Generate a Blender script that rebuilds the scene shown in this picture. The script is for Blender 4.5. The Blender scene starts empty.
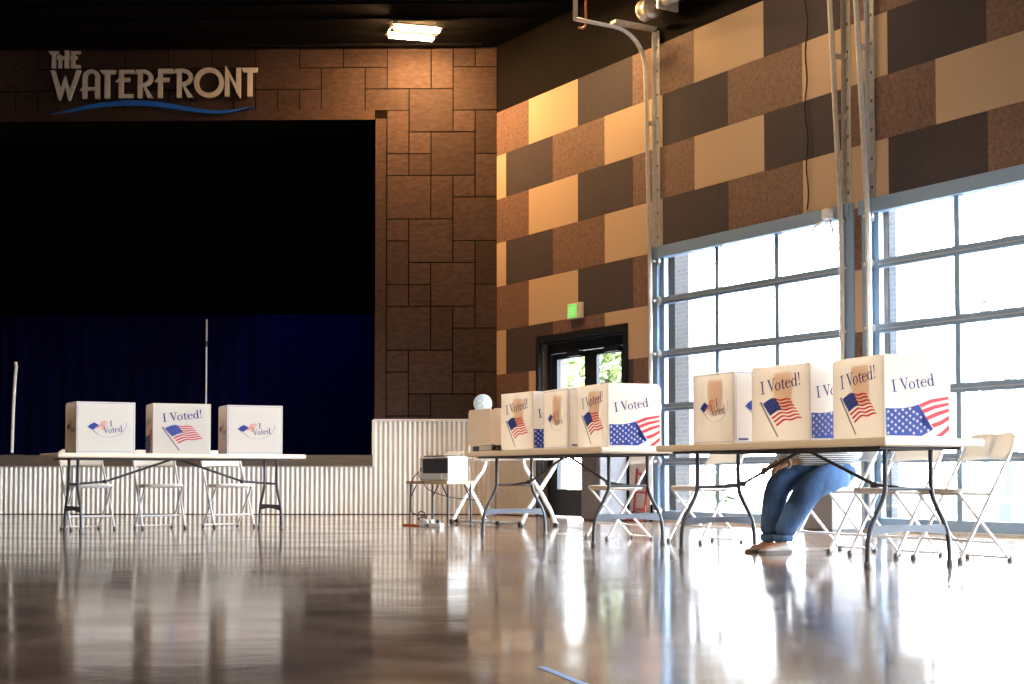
import bpy, bmesh, math, random
from mathutils import Vector, Matrix
random.seed(7)
PI = math.pi
sin, cos = math.sin, math.cos
scene = bpy.context.scene
COL = scene.collection

# ------------------------------------------------------------------ measured layout (metres)
CAM_H = .529
XC, D = -.7293, 20.8016            # room corner on the floor (back wall y = D, window wall runs from here)
TH = 1.0201                        # window wall turns this far toward the camera
DV = Vector((cos(TH), -sin(TH), 0))       # along the window wall
NO = Vector((sin(TH), cos(TH), 0))        # out of the window wall
CEIL = 6.52
PANEL_TOP = 5.585
WAIN = 1.307                       # top of corrugated wainscot
FT = .3048


def W(s, q, z):                    # point of the window wall frame: s along, q into the room
    p = Vector((XC, D, 0)) + DV * s - NO * q
    return Vector((p.x, p.y, z))


# ------------------------------------------------------------------ materials
MATS = {}


def mat(name, color, rough=.6, metal=0., var=0., vscale=8., bump=0., bscale=40., coat=0., emit=None, estr=0., stretch=None, tint=False, spec=None):
    if name in MATS:
        return MATS[name]
    m = bpy.data.materials.new(name)
    m.use_nodes = True
    nt = m.node_tree
    b = nt.nodes['Principled BSDF']
    b.inputs['Base Color'].default_value = (*color, 1)
    b.inputs['Roughness'].default_value = rough
    b.inputs['Metallic'].default_value = metal
    if spec is not None:
        b.inputs['Specular IOR Level'].default_value = spec
    if coat:
        b.inputs['Coat Weight'].default_value = coat
        b.inputs['Coat Roughness'].default_value = .08
    if emit:
        b.inputs['Emission Color'].default_value = (*emit, 1)
        b.inputs['Emission Strength'].default_value = estr
    tc = nt.nodes.new('ShaderNodeTexCoord')
    mp = nt.nodes.new('ShaderNodeMapping')
    nt.links.new(tc.outputs['Object'], mp.inputs['Vector'])
    if stretch:
        mp.inputs['Scale'].default_value = stretch
    nz = nt.nodes.new('ShaderNodeTexNoise')
    nz.inputs['Scale'].default_value = vscale
    nz.inputs['Detail'].default_value = 6
    nz.inputs['Roughness'].default_value = .65
    nt.links.new(mp.outputs['Vector'], nz.inputs['Vector'])
    last = None
    if var > 0:
        rp = nt.nodes.new('ShaderNodeValToRGB')
        rp.color_ramp.elements[0].position = .3
        rp.color_ramp.elements[1].position = .7
        rp.color_ramp.elements[0].color = (*[c * (1 - var) for c in color], 1)
        rp.color_ramp.elements[1].color = (*[min(1, c * (1 + var)) for c in color], 1)
        nt.links.new(nz.outputs['Fac'], rp.inputs['Fac'])
        last = rp.outputs['Color']
    if tint:
        at = nt.nodes.new('ShaderNodeAttribute')
        at.attribute_name = 'tint'
        mx = nt.nodes.new('ShaderNodeMix')
        mx.data_type = 'RGBA'
        mx.blend_type = 'MULTIPLY'
        mx.inputs['Factor'].default_value = 1
        if last:
            nt.links.new(last, mx.inputs['A'])
        else:
            mx.inputs['A'].default_value = (*color, 1)
        nt.links.new(at.outputs['Color'], mx.inputs['B'])
        last = mx.outputs['Result']
    if last:
        nt.links.new(last, b.inputs['Base Color'])
    if bump > 0:
        n2 = nt.nodes.new('ShaderNodeTexNoise')
        n2.inputs['Scale'].default_value = bscale
        n2.inputs['Detail'].default_value = 4
        nt.links.new(mp.outputs['Vector'], n2.inputs['Vector'])
        bp = nt.nodes.new('ShaderNodeBump')
        bp.inputs['Strength'].default_value = bump
        bp.inputs['Distance'].default_value = .01
        nt.links.new(n2.outputs['Fac'], bp.inputs['Height'])
        nt.links.new(bp.outputs['Normal'], b.inputs['Normal'])
    MATS[name] = m
    return m


def mat_glass(name):
    m = bpy.data.materials.new(name)
    m.use_nodes = True
    nt = m.node_tree
    nt.nodes.remove(nt.nodes['Principled BSDF'])
    out = nt.nodes['Material Output']
    tr = nt.nodes.new('ShaderNodeBsdfTransparent')
    tr.inputs['Color'].default_value = (.93, .97, .98, 1)
    gl = nt.nodes.new('ShaderNodeBsdfGlossy')
    gl.inputs['Roughness'].default_value = .02
    mx = nt.nodes.new('ShaderNodeMixShader')
    mx.inputs['Fac'].default_value = .06
    nt.links.new(tr.outputs[0], mx.inputs[1])
    nt.links.new(gl.outputs[0], mx.inputs[2])
    nt.links.new(mx.outputs[0], out.inputs['Surface'])
    MATS[name] = m
    return m


def mat_card(name, color, trans=.4):
    """thin corrugated plastic / card: lets daylight glow through"""
    m = bpy.data.materials.new(name)
    m.use_nodes = True
    nt = m.node_tree
    b = nt.nodes['Principled BSDF']
    out = nt.nodes['Material Output']
    nz = nt.nodes.new('ShaderNodeTexNoise')
    nz.inputs['Scale'].default_value = 6
    rp = nt.nodes.new('ShaderNodeValToRGB')
    rp.color_ramp.elements[0].color = (*[c * .96 for c in color], 1)
    rp.color_ramp.elements[1].color = (*color, 1)
    nt.links.new(nz.outputs['Fac'], rp.inputs['Fac'])
    nt.links.new(rp.outputs['Color'], b.inputs['Base Color'])
    b.inputs['Roughness'].default_value = .5
    t = nt.nodes.new('ShaderNodeBsdfTranslucent')
    t.inputs['Color'].default_value = (color[0], color[1] * .9, color[2] * .8, 1)
    mx = nt.nodes.new('ShaderNodeMixShader')
    mx.inputs['Fac'].default_value = trans
    nt.links.new(b.outputs[0], mx.inputs[1])
    nt.links.new(t.outputs[0], mx.inputs[2])
    nt.links.new(mx.outputs[0], out.inputs['Surface'])
    MATS[name] = m
    return m


def mat_floor():
    m = bpy.data.materials.new('polished_concrete')
    m.use_nodes = True
    nt = m.node_tree
    b = nt.nodes['Principled BSDF']
    L = nt.links.new
    tc = nt.nodes.new('ShaderNodeTexCoord')

    def noise(sc, det, vec=None, stretch=None):
        n = nt.nodes.new('ShaderNodeTexNoise')
        n.inputs['Scale'].default_value = sc
        n.inputs['Detail'].default_value = det
        n.inputs['Roughness'].default_value = .62
        mp = nt.nodes.new('ShaderNodeMapping')
        if stretch:
            mp.inputs['Scale'].default_value = stretch
        L(tc.outputs['Object'], mp.inputs['Vector'])
        L(mp.outputs['Vector'], n.inputs['Vector'])
        return n
    n1 = noise(.55, 8)
    n2 = noise(3.2, 9)
    n3 = noise(1.1, 6, stretch=(1, 1.6, 1))
    mx = nt.nodes.new('ShaderNodeMath')
    mx.operation = 'ADD'
    L(n1.outputs['Fac'], mx.inputs[0])
    L(n2.outputs['Fac'], mx.inputs[1])
    hv = nt.nodes.new('ShaderNodeMath')
    hv.operation = 'MULTIPLY'
    hv.inputs[1].default_value = .5
    L(mx.outputs[0], hv.inputs[0])
    rp = nt.nodes.new('ShaderNodeValToRGB')
    e = rp.color_ramp.elements
    e[0].position = .34
    e[0].color = (.095, .06, .042, 1)
    e[1].position = .68
    e[1].color = (.37, .27, .205, 1)
    mid = e.new(.5)
    mid.color = (.205, .138, .098, 1)
    L(hv.outputs[0], rp.inputs['Fac'])
    L(rp.outputs['Color'], b.inputs['Base Color'])
    rr = nt.nodes.new('ShaderNodeMapRange')
    rr.inputs['From Min'].default_value = .3
    rr.inputs['From Max'].default_value = .75
    rr.inputs['To Min'].default_value = .07
    rr.inputs['To Max'].default_value = .17
    L(n3.outputs['Fac'], rr.inputs['Value'])
    L(rr.outputs['Result'], b.inputs['Roughness'])
    b.inputs['Specular IOR Level'].default_value = .62
    bp = nt.nodes.new('ShaderNodeBump')
    bp.inputs['Strength'].default_value = .05
    bp.inputs['Distance'].default_value = .02
    n4 = noise(2.3, 3)
    L(n4.outputs['Fac'], bp.inputs['Height'])
    L(bp.outputs['Normal'], b.inputs['Normal'])
    MATS['floor'] = m
    return m


def mat_ceiling():
    return mat('ceiling_black', (.005, .0045, .004), .9, var=.3, vscale=3, spec=.05)


def mat_stripes(name, a, c, scale=60.):
    m = bpy.data.materials.new(name)
    m.use_nodes = True
    nt = m.node_tree
    b = nt.nodes['Principled BSDF']
    b.inputs['Roughness'].default_value = .85
    tc = nt.nodes.new('ShaderNodeTexCoord')
    wv = nt.nodes.new('ShaderNodeTexWave')
    wv.wave_type = 'BANDS'
    wv.bands_direction = 'Z'
    wv.inputs['Scale'].default_value = scale
    wv.inputs['Distortion'].default_value = 1.6
    wv.inputs['Detail'].default_value = 1.5
    wv.inputs['Detail Scale'].default_value = .15
    nt.links.new(tc.outputs['Object'], wv.inputs['Vector'])
    rp = nt.nodes.new('ShaderNodeValToRGB')
    rp.color_ramp.interpolation = 'LINEAR'
    rp.color_ramp.elements[0].position = .38
    rp.color_ramp.elements[1].position = .52
    rp.color_ramp.elements[0].color = (*a, 1)
    rp.color_ramp.elements[1].color = (*c, 1)
    nt.links.new(wv.outputs['Fac'], rp.inputs['Fac'])
    nt.links.new(rp.outputs['Color'], b.inputs['Base Color'])
    MATS[name] = m
    return m


def mat_brick(name, a, c, mortar):
    m = bpy.data.materials.new(name)
    m.use_nodes = True
    nt = m.node_tree
    b = nt.nodes['Principled BSDF']
    b.inputs['Roughness'].default_value = .9
    tc = nt.nodes.new('ShaderNodeTexCoord')
    mp = nt.nodes.new('ShaderNodeMapping')
    mp.inputs['Rotation'].default_value = (PI / 2, 0, 0)
    nt.links.new(tc.outputs['Object'], mp.inputs['Vector'])
    br = nt.nodes.new('ShaderNodeTexBrick')
    br.inputs['Scale'].default_value = 4.5
    br.inputs['Color1'].default_value = (*a, 1)
    br.inputs['Color2'].default_value = (*c, 1)
    br.inputs['Mortar'].default_value = (*mortar, 1)
    nt.links.new(mp.outputs['Vector'], br.inputs['Vector'])
    nt.links.new(br.outputs['Color'], b.inputs['Base Color'])
    MATS[name] = m
    return m


M_FLOOR = mat_floor()
M_CEIL = mat_ceiling()
M_TILE = mat('slate_tile', (.050, .030, .023), .62, var=.32, vscale=9, bump=.25, bscale=16, stretch=(1, 1, 2.2), tint=True, spec=.12)
M_GROUT = mat('tile_joint', (.006, .004, .003), .95, spec=.02)
M_BLACKWALL = mat('black_painted_wall', (.006, .0045, .004), .85, var=.2, spec=.08)
M_CREAM = mat('cream_panel', (.54, .385, .26), .75, var=.05, vscale=120)
M_BROWN = mat('brown_strand_panel', (.175, .10, .075), .7, var=.42, vscale=26, bump=.15, bscale=60)
M_DARK = mat('charcoal_panel', (.052, .040, .046), .85, var=.12, vscale=14)
M_CORR = mat('galvanised_corrugated', (.80, .78, .72), .45, .15, var=.06, vscale=3)
M_LIP = mat('stage_fascia_wood', (.13, .10, .075), .6, var=.3, vscale=5, stretch=(1, 1, 14))
M_STAGE = mat('stage_black', (.006, .006, .008), .9)
M_NAVY = mat('navy_drape', (.0012, .0016, .020), .95, var=.25, vscale=2, spec=.03)
M_BLACKDRAPE = mat('black_drape', (.0025, .0025, .005), .95, var=.2, vscale=2, spec=.03)
M_ALU = mat('pale_aluminium', (.72, .72, .70), .35, .6)
M_GALV = mat('galvanised_steel', (.66, .62, .55), .4, .35, var=.15, vscale=20)
M_SIGN = mat('brushed_sign_metal', (.68, .63, .54), .35, .15, var=.08, vscale=30)
M_WAVE = mat('blue_sign_acrylic', (.015, .13, .55), .4)
M_FRAME = mat('glare_lightened_frame', (.25, .38, .55), .45, .05)  # dark frame, its colour lightened to blue-grey to carry the window glare
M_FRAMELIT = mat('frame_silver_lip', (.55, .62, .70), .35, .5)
M_DOORFR = mat('black_door_frame', (.012, .018, .026), .45, .2)
M_JAMB = mat('door_return_plaster', (.14, .12, .105), .8, var=.3, vscale=12)
M_GLASS = mat_glass('clear_glazing')
M_TABLE = mat('cream_table_plastic', (.80, .70, .56), .45, var=.04, vscale=60, bump=.05, bscale=200)
M_TLEG = mat('dark_grey_table_steel', (.050, .052, .062), .5, .2)
M_TBRACE = mat('blue_grey_crossbar', (.10, .115, .15), .55, .1)
M_CHAIR = mat('white_chair_plastic', (.84, .82, .76), .4)
M_CHAIRT = mat('white_chair_tube', (.80, .80, .80), .35, .25)
M_CAP = mat('grey_rubber_cap', (.12, .12, .12), .7)
M_CARD = mat_card('booth_white_card', (.80, .775, .735), .42)
M_SHEET = mat_card('tan_instruction_sheet', (.86, .68, .54), .85)
M_INK = mat_card('navy_purple_ink', (.055, .05, .28), .5)
M_BLUE = mat_card('flag_blue_ink', (.03, .07, .45), .5)
M_RED = mat_card('flag_red_ink', (.72, .06, .09), .5)
M_PINK = mat_card('flag_pink_ink', (.80, .36, .30), .5)
M_STAR = mat_card('flag_white_ink', (.86, .86, .88), .5)
M_POLE = mat_card('flag_grey_ink', (.25, .25, .30), .4)
M_EDGE = mat('booth_pale_blue_line', (.30, .32, .55), .6)
M_EXITW = mat('exit_housing', (.74, .68, .55), .5)
M_EXITG = mat('exit_green', (.18, .75, .16), .5, emit=(.25, .9, .2), estr=.55)
M_EXITL = mat('exit_letters', (.50, .90, .42), .5, emit=(.5, 1, .4), estr=.5)
M_TUBE = mat('lit_lamp_tube', (1, .9, .7), .5, emit=(1, .55, .22), estr=540)
M_LAMPBOX = mat('lamp_housing_brown', (.03, .02, .013), .5)
M_REFL = mat('lamp_reflector', (.62, .5, .36), .4, .5)
M_BEIGE = mat('beige_privacy_plastic', (.86, .72, .59), .5)
M_BLACKP = mat('black_plastic', (.02, .02, .024), .4)
M_DKPRN = mat('dark_printer_plastic', (.045, .045, .055), .4)
M_WHITEP = mat('white_plastic', (.82, .82, .80), .4)
M_PALEBLUE = mat('pale_blue_plastic', (.42, .55, .66), .35)
M_TANTOP = mat('tan_laminate', (.62, .46, .30), .5, var=.1)
M_ORANGE = mat('orange_cord', (.85, .20, .04), .5)
M_BINDARK = mat('grey_bin_shell', (.22, .22, .24), .6, var=.08)
M_REDP = mat('red_painted_steel', (.55, .04, .04), .4)
M_TAPE = mat('pale_blue_tape', (.25, .50, .90), .5)
M_OLIVE = mat('olive_cloth', (.30, .33, .10), .9, var=.3, vscale=10)
M_JEANS = mat('blue_denim', (.060, .135, .29), .9, var=.45, vscale=11, bump=1.0, bscale=17, stretch=(1, 1, .45))
M_SKIN = mat('skin', (.42, .22, .13), .5, var=.06, vscale=20)
M_SHIRT = mat_stripes('striped_shirt_cloth', (.10, .14, .19), (.78, .80, .82), 22.)
M_HAIR = mat('dark_brown_hair', (.03, .018, .012), .5, var=.3, vscale=60)
M_SHOE = mat('taupe_shoe', (.40, .36, .33), .7, var=.1)
M_SOLE = mat('grey_shoe_sole', (.10, .09, .085), .7)
M_BRACELET = mat('white_bracelet', (.8, .78, .72), .5)
M_PAVE = mat('pale_outdoor_paving', (.05, .05, .05), .9, var=.15, vscale=2)
M_BRICK = mat_brick('outdoor_brick', (.40, .37, .36), (.34, .32, .315), (.48, .47, .46))
M_POST = mat('outdoor_post_paint', (.24, .25, .265), .8)
M_LEAF = mat('leaf_green', (.15, .19, .06), .7, var=.45, vscale=6)
M_HEDGE = mat('hedge_green', (.12, .14, .05), .8, var=.5, vscale=5)
M_BARK = mat('bark', (.05, .035, .025), .9, var=.3)
M_EYEW = mat('eye_white', (.8, .8, .78), .3)
M_EYED = mat('eye_dark', (.03, .02, .015), .3)
M_LIPS = mat('lips', (.36, .13, .10), .5)


# ------------------------------------------------------------------ mesh builder
class MB:
    def __init__(self):
        self.v, self.f, self.m, self.s, self.t = [], [], [], [], []
        self.mats = []

    def mi(self, m):
        if m not in self.mats:
            self.mats.append(m)
        return self.mats.index(m)

    def face(self, pts, m, smooth=False, tint=1.):
        n = len(self.v)
        self.v += [Vector(p) for p in pts]
        self.f.append(list(range(n, n + len(pts))))
        self.m.append(self.mi(m)); self.s.append(smooth); self.t.append(tint)

    def mesh(self, vs, fs, m, smooth=False, tint=1.):
        n = len(self.v)
        self.v += [Vector(p) for p in vs]
        k = self.mi(m)
        for f in fs:
            self.f.append([n + i for i in f]); self.m.append(k); self.s.append(smooth); self.t.append(tint)

    def box(self, lo, hi, m, T=None, tint=1., bev=0.):
        x0, y0, z0 = lo
        x1, y1, z1 = hi
        if bev > 0:
            b = min(bev, (x1 - x0) * .45, (y1 - y0) * .45, (z1 - z0) * .45)
            bm = bmesh.new()
            bmesh.ops.create_cube(bm, size=1)
            for v in bm.verts:
                v.co = Vector(((x0 + x1) / 2 + v.co.x * (x1 - x0), (y0 + y1) / 2 + v.co.y * (y1 - y0), (z0 + z1) / 2 + v.co.z * (z1 - z0)))
            bmesh.ops.bevel(bm, geom=bm.edges[:], offset=b, segments=2, affect='EDGES', profile=.5)
            vs = [v.co.copy() for v in bm.verts]
            bm.verts.index_update()
            fs = [[v.index for v in f.verts] for f in bm.faces]
            bm.free()
        else:
            vs = [Vector(p) for p in ((x0, y0, z0), (x1, y0, z0), (x1, y1, z0), (x0, y1, z0), (x0, y0, z1), (x1, y0, z1), (x1, y1, z1), (x0, y1, z1))]
            fs = [(0, 3, 2, 1), (4, 5, 6, 7), (0, 1, 5, 4), (1, 2, 6, 5), (2, 3, 7, 6), (3, 0, 4, 7)]
        if T:
            vs = [T(v) for v in vs]
        self.mesh(vs, fs, m, False, tint)

    def tube(self, pts, r, m, n=8, cap=True, closed=False):
        pts = [Vector(p) for p in pts]
        rs = r if isinstance(r, (list, tuple)) else [r] * len(pts)
        N = len(pts)
        vs = []
        up = None
        for i, p in enumerate(pts):
            if closed:
                t = (pts[(i + 1) % N] - pts[i - 1]).normalized()
            else:
                a = pts[max(i - 1, 0)]
                c = pts[min(i + 1, N - 1)]
                t = (c - a).normalized()
            if up is None:
                up = Vector((0, 0, 1)) if abs(t.z) < .9 else Vector((1, 0, 0))
            x = up.cross(t)
            if x.length < 1e-4:
                x = Vector((1, 0, 0)).cross(t)
            x.normalize()
            y = t.cross(x).normalized()
            up = y
            for k in range(n):
                a = 2 * PI * k / n
                vs.append(p + x * (rs[i] * cos(a)) + y * (rs[i] * sin(a)))
        fs = []
        for i in range(N if closed else N - 1):
            j = (i + 1) % N
            for k in range(n):
                fs.append((i * n + k, i * n + (k + 1) % n, j * n + (k + 1) % n, j * n + k))
        self.mesh(vs, fs, m, True)
        if cap and not closed:
            self.mesh(vs[:n], [list(range(n))[::-1]], m)
            self.mesh(vs[-n:], [list(range(n))], m)

    def lathe(self, prof, m, n=24, center=(0, 0, 0), axis='z', smooth=True):
        vs = []
        c = Vector(center)
        for (r, h) in prof:
            for k in range(n):
                a = 2 * PI * k / n
                if axis == 'z':
                    p = Vector((r * cos(a), r * sin(a), h))
                elif axis == 'y':
                    p = Vector((r * cos(a), h, r * sin(a)))
                else:
                    p = Vector((h, r * cos(a), r * sin(a)))
                vs.append(c + p)
        fs = []
        for i in range(len(prof) - 1):
            for k in range(n):
                fs.append((i * n + k, i * n + (k + 1) % n, (i + 1) * n + (k + 1) % n, (i + 1) * n + k))
        self.mesh(vs, fs, m, smooth)

    def prism(self, poly, P, depth_vec, m, tint=1.):
        """poly: list of 2D points, P maps (u,v) to 3D, extruded by depth_vec"""
        a = [Vector(P(u, v)) for u, v in poly]
        dvec = Vector(depth_vec)
        b = [p + dvec for p in a]
        n = len(a)
        fs = [list(range(n)), list(range(2 * n - 1, n - 1, -1))] + [(i, i + n, (i + 1) % n + n, (i + 1) % n) for i in range(n)]
        self.mesh(a + b, fs, m, False, tint)

    def build(self, name, parent=None, recalc=True, mats=None):
        me = bpy.data.meshes.new(name)
        me.from_pydata([tuple(v) for v in self.v], [], self.f)
        for m in (mats or self.mats):
            me.materials.append(m)
        for p, k, s in zip(me.polygons, self.m, self.s):
            p.material_index = k
            p.use_smooth = s
        ca = me.color_attributes.new('tint', 'BYTE_COLOR', 'CORNER')
        for p, t in zip(me.polygons, self.t):
            for li in p.loop_indices:
                ca.data[li].color = (t, t, t, 1)
        me.update()
        if recalc:
            bm = bmesh.new()
            bm.from_mesh(me)
            bmesh.ops.recalc_face_normals(bm, faces=bm.faces[:])
            bm.to_mesh(me)
            bm.free()
        o = bpy.data.objects.new(name, me)
        COL.objects.link(o)
        if parent:
            o.parent = parent
        return o


def tag(o, label=None, cat=None, group=None, kind=None):
    for k, v in (('label', label), ('category', cat), ('group', group), ('kind', kind)):
        if v:
            o[k] = v
    return o


def thing(name, label, cat, loc=(0, 0, 0), rotz=0., group=None):
    o = bpy.data.objects.new(name, None)
    o.empty_display_size = .1
    COL.objects.link(o)
    o.location = loc
    o.rotation_euler = (0, 0, rotz)
    return tag(o, label, cat, group)


def struct(mb, name, parent=None):
    o = mb.build(name, parent)
    if not parent:
        o['kind'] = 'structure'
    return o


def dup(root, loc, rotz, label=None, group=None):
    r = root.copy()
    COL.objects.link(r)
    r.location = loc
    r.rotation_euler = (0, 0, rotz)
    if label:
        r['label'] = label
    if group:
        r['group'] = group
    for ch in list(root.children):
        c = ch.copy()
        COL.objects.link(c)
        c.parent = r
        for g in list(ch.children):
            d = g.copy()
            COL.objects.link(d)
            d.parent = c
    return r


def arc(cx, cy, r, a0, a1, n, ry=None):
    ry = r if ry is None else ry
    return [(cx + r * cos(a0 + (a1 - a0) * i / n), cy + ry * sin(a0 + (a1 - a0) * i / n)) for i in range(n + 1)]


# ------------------------------------------------------------------ 2D lettering -> polygons
def seg(x0, y0, x1, y1, w, w1=None):
    w1 = w if w1 is None else w1
    dx, dy = x1 - x0, y1 - y0
    l = math.hypot(dx, dy)
    nx, ny = -dy / l, dx / l
    return [(x0 + nx * w / 2, y0 + ny * w / 2), (x0 - nx * w / 2, y0 - ny * w / 2), (x1 - nx * w1 / 2, y1 - ny * w1 / 2), (x1 + nx * w1 / 2, y1 + ny * w1 / 2)]


def rect(x0, y0, x1, y1):
    return [(x0, y0), (x1, y0), (x1, y1), (x0, y1)]


def band(outer, inner):
    return [[outer[i], outer[i + 1], inner[i + 1], inner[i]] for i in range(len(outer) - 1)]


def strip(pts, w):
    ws = w if isinstance(w, (list, tuple)) else [w] * len(pts)
    L_, R_ = [], []
    for i, (x, y) in enumerate(pts):
        a = pts[max(0, i - 1)]
        b = pts[min(len(pts) - 1, i + 1)]
        dx, dy = b[0] - a[0], b[1] - a[1]
        l = math.hypot(dx, dy) or 1
        nx, ny = -dy / l * ws[i] / 2, dx / l * ws[i] / 2
        L_.append((x + nx, y + ny)); R_.append((x - nx, y - ny))
    return band(L_, R_)


def serif_glyph(c):
    if c == 'I':
        return [rect(.13, 0, .27, 1), rect(0, 0, .40, .05), rect(0, .95, .40, 1)], .46
    if c == 'V':
        return [[(.06, 1), (.22, 1), (.48, .14), (.40, 0)], [(.62, 1), (.68, 1), (.42, 0), (.38, .06)], rect(-.02, .95, .32, 1), rect(.52, .95, .80, 1)], .74
    if c == 'o':
        return band(arc(.27, .32, .27, 0, 2 * PI, 24, .33), arc(.27, .32, .145, 0, 2 * PI, 24, .285)), .60
    if c == 't':
        return [[(.10, .12), (.22, .08), (.22, .84), (.10, .70)], rect(0, .58, .36, .64)] + strip([(.155, .14), (.19, .05), (.26, .03), (.36, .08)], [.12, .10, .08, .04]), .40
    if c == 'e':
        o = arc(.27, .32, .27, .25, 2 * PI - .55, 22, .33)
        i = arc(.29, .32, .15, .25, 2 * PI - .55, 22, .285)
        return band(o, i) + [rect(.10, .36, .50, .42), [(.40, .40), (.53, .36), (.52, .44), (.42, .52)]], .58
    if c == 'd':
        return band(arc(.25, .32, .25, 0, 2 * PI, 24, .33), arc(.265, .32, .125, 0, 2 * PI, 24, .285)) + [rect(.40, 0, .52, 1), rect(.33, .95, .46, 1), rect(.46, 0, .60, .05)], .64
    if c == '!':
        return [[(.06, 1), (.20, 1), (.15, .28), (.11, .28)], [(p[0], p[1]) for p in arc(.13, .08, .075, 0, 2 * PI, 10)[:-1]]], .26
    if c == ' ':
        return [], .24
    # plain block capitals for the exit sign
    if c == 'E':
        return [rect(0, 0, .16, 1), rect(0, 0, .55, .15), rect(0, .43, .5, .57), rect(0, .85, .55, 1)], .68
    if c == 'X':
        return [seg(.05, 0, .6, 1, .17), seg(.6, 0, .05, 1, .17)], .75
    if c == 'i':
        return [rect(0, 0, .16, 1)], .28
    if c == 'T':
        return [rect(.22, 0, .38, 1), rect(0, .85, .6, 1)], .65
    return [], .3


def text_polys(txt, u, v, h, sx=1., tilt=0.):
    out = []
    x = 0
    ct, st = cos(tilt), sin(tilt)
    for c in txt:
        polys, adv = serif_glyph(c)
        for p in polys:
            out.append([(u + ((x + a) * h * sx) * ct - b * h * st, v + ((x + a) * h * sx) * st + b * h * ct) for a, b in p])
        x += adv
    return out


# ================================================================== SETTING
def build_floor():
    mb = MB()
    mb.face([(-16, -12, 0), (22, -12, 0), (22, 24, 0), (-16, 24, 0)], M_FLOOR)
    # cut to the hall: polygon left of the window wall
    mb = MB()
    a = W(-.3, -.12, 0); b = W(30.5, -.12, 0)
    mb.face([(-15, -8, 0), (b.x, -8, 0), b, a, (-15, a.y, 0)], M_FLOOR)
    struct(mb, 'floor')


def build_ceiling():
    mb = MB()
    a = W(-.3, -.3, CEIL); b = W(30.5, -.3, CEIL)
    mb.face([(-15, -8, CEIL), (-15, 26.5, CEIL), (a.x, 26.5, CEIL), a, b, (b.x, -8, CEIL)], M_CEIL)
    # ribs of the black metal deck, running along the back wall
    y = 6.0
    while y < D - .1:
        xr = min((XC + (D - y) / math.tan(TH)) - .3, 12)
        mb.box((-14.8, y - .05, CEIL - .035), (xr, y + .05, CEIL), M_CEIL)
        y += .61
    struct(mb, 'ceiling')


OPEN_R = -2.425      # right edge of the stage opening
OPEN_T = 5.505
STAGE_Z = .822


def build_back_wall():
    mb = MB()
    # backing sheet around the opening (grout colour), 12 mm behind tile faces
    y = D + .012
    mb.box((OPEN_R, y, WAIN), (XC + .05, y + .2, CEIL), M_GROUT)
    mb.box((-15, y, OPEN_T), (OPEN_R, y + .2, CEIL), M_GROUT)
    mb.box((-15, y + .02, 0), (OPEN_R, y + .2, .8), M_BLACKWALL)
    mb.box((OPEN_R, y + .02, 0), (XC + .05, y + .2, WAIN), M_BLACKWALL)
    x0 = -2.268
    c1 = (XC - x0) / 5
    ztop = 6.545
    rng = random.Random(3)

    def tile(c, r, w, h):
        g = .0085
        xa, xb = x0 + c * c1 + g, x0 + (c + w) * c1 - g
        za, zb = ztop - (r + h) * FT + g, ztop - r * FT - g
        za = max(za, WAIN + .012)
        zb = min(zb, CEIL)
        if zb - za < .03:
            return
        mb.box((xa, D - .004 * rng.random(), za), (xb, D + .05, zb), M_TILE, tint=.72 + .5 * rng.random())
    for k in range(-1, 3):
        o = 6 * k
        for (c, r, w, h) in ((0, 3, 1, 2), (0, 5, 1, 1), (1, 5, 1, 1), (0, 6, 2, 2), (0, 8, 1, 1), (1, 2, 2, 2), (1, 4, 1, 1), (2, 4, 2, 2), (2, 6, 1, 2), (3, 6, 1, 1),
                             (4, 5, 1, 2), (3, 7, 2, 2), (3, 3, 1, 1), (4, 3, 1, 2)):
            if r + o + h <= 0 or r + o >= 18:
                continue
            if c == 0 and r == 8 and o == -6:
                continue
            tile(c, r + o, w, h)
    tile(-1, 2, 2, 1)
    for k in range(0, 9):
        o = -1 - 6 * k
        for (c, r, w, h) in ((0, 1, 1, 1), (-2, 1, 2, 2), (-1, 0, 2, 1), (-3, 0, 2, 1), (-4, 1, 2, 1), (-4, 2, 1, 1), (-3, 2, 1, 1), (-5, 0, 2, 2), (-5, 2, 1, 1)):
            if c == 0 and k == 0:
                tile(-1, 1, 1, 1)
                continue
            if c == 0:
                tile(c + o, r, 1, 2)
                continue
            tile(c + o, r, w, h)
    # border trim of tile around the opening
    for k in range(7):
        za = WAIN + .012 + k * .6
        if za < OPEN_T:
            mb.box((OPEN_R, D - .01, za), (x0 - .008, D + .05, min(za + .594, OPEN_T + .14)), M_TILE, tint=.75 + .3 * rng.random())
    for k in range(12):
        xa = OPEN_R - .01 - (k + 1) * .9
        mb.box((xa, D - .01, OPEN_T), (xa + .894, D + .05, OPEN_T + .138), M_TILE, tint=.8 + .3 * rng.random())
    # reveal
    mb.box((OPEN_R, D + .05, STAGE_Z), (OPEN_R + .1, D + .5, OPEN_T), M_STAGE)
    struct(mb, 'wall_back')
    # stage
    mb = MB()
    mb.box((-15, D + .02, .0), (OPEN_R + .1, D + 5, STAGE_Z - .005), M_STAGE)
    tag(struct(mb, 'floor_stage'))
    mb = MB()
    mb.box((-15, D - .05, .672), (OPEN_R - .02, D + .03, STAGE_Z), M_LIP)
    mb.box((-15, D - .03, .655), (OPEN_R + .0, D + .02, .672), M_GALV)
    mb.box((OPEN_R - .03, D - .045, .655), (OPEN_R + .01, D + .03, WAIN), M_CORR)
    struct(mb, 'trim_stage')
    # stage house
    mb = MB()
    mb.box((-15, D + 5, 0), (OPEN_R + .2, D + 5.1, CEIL), M_STAGE)
    mb.box((OPEN_R + .1, D + .3, 0), (OPEN_R + .2, D + 5.1, CEIL), M_STAGE)
    mb.box((-15, D + .2, CEIL - .3), (OPEN_R + .2, D + 5.1, CEIL), M_STAGE)
    struct(mb, 'wall_stage')


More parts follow.
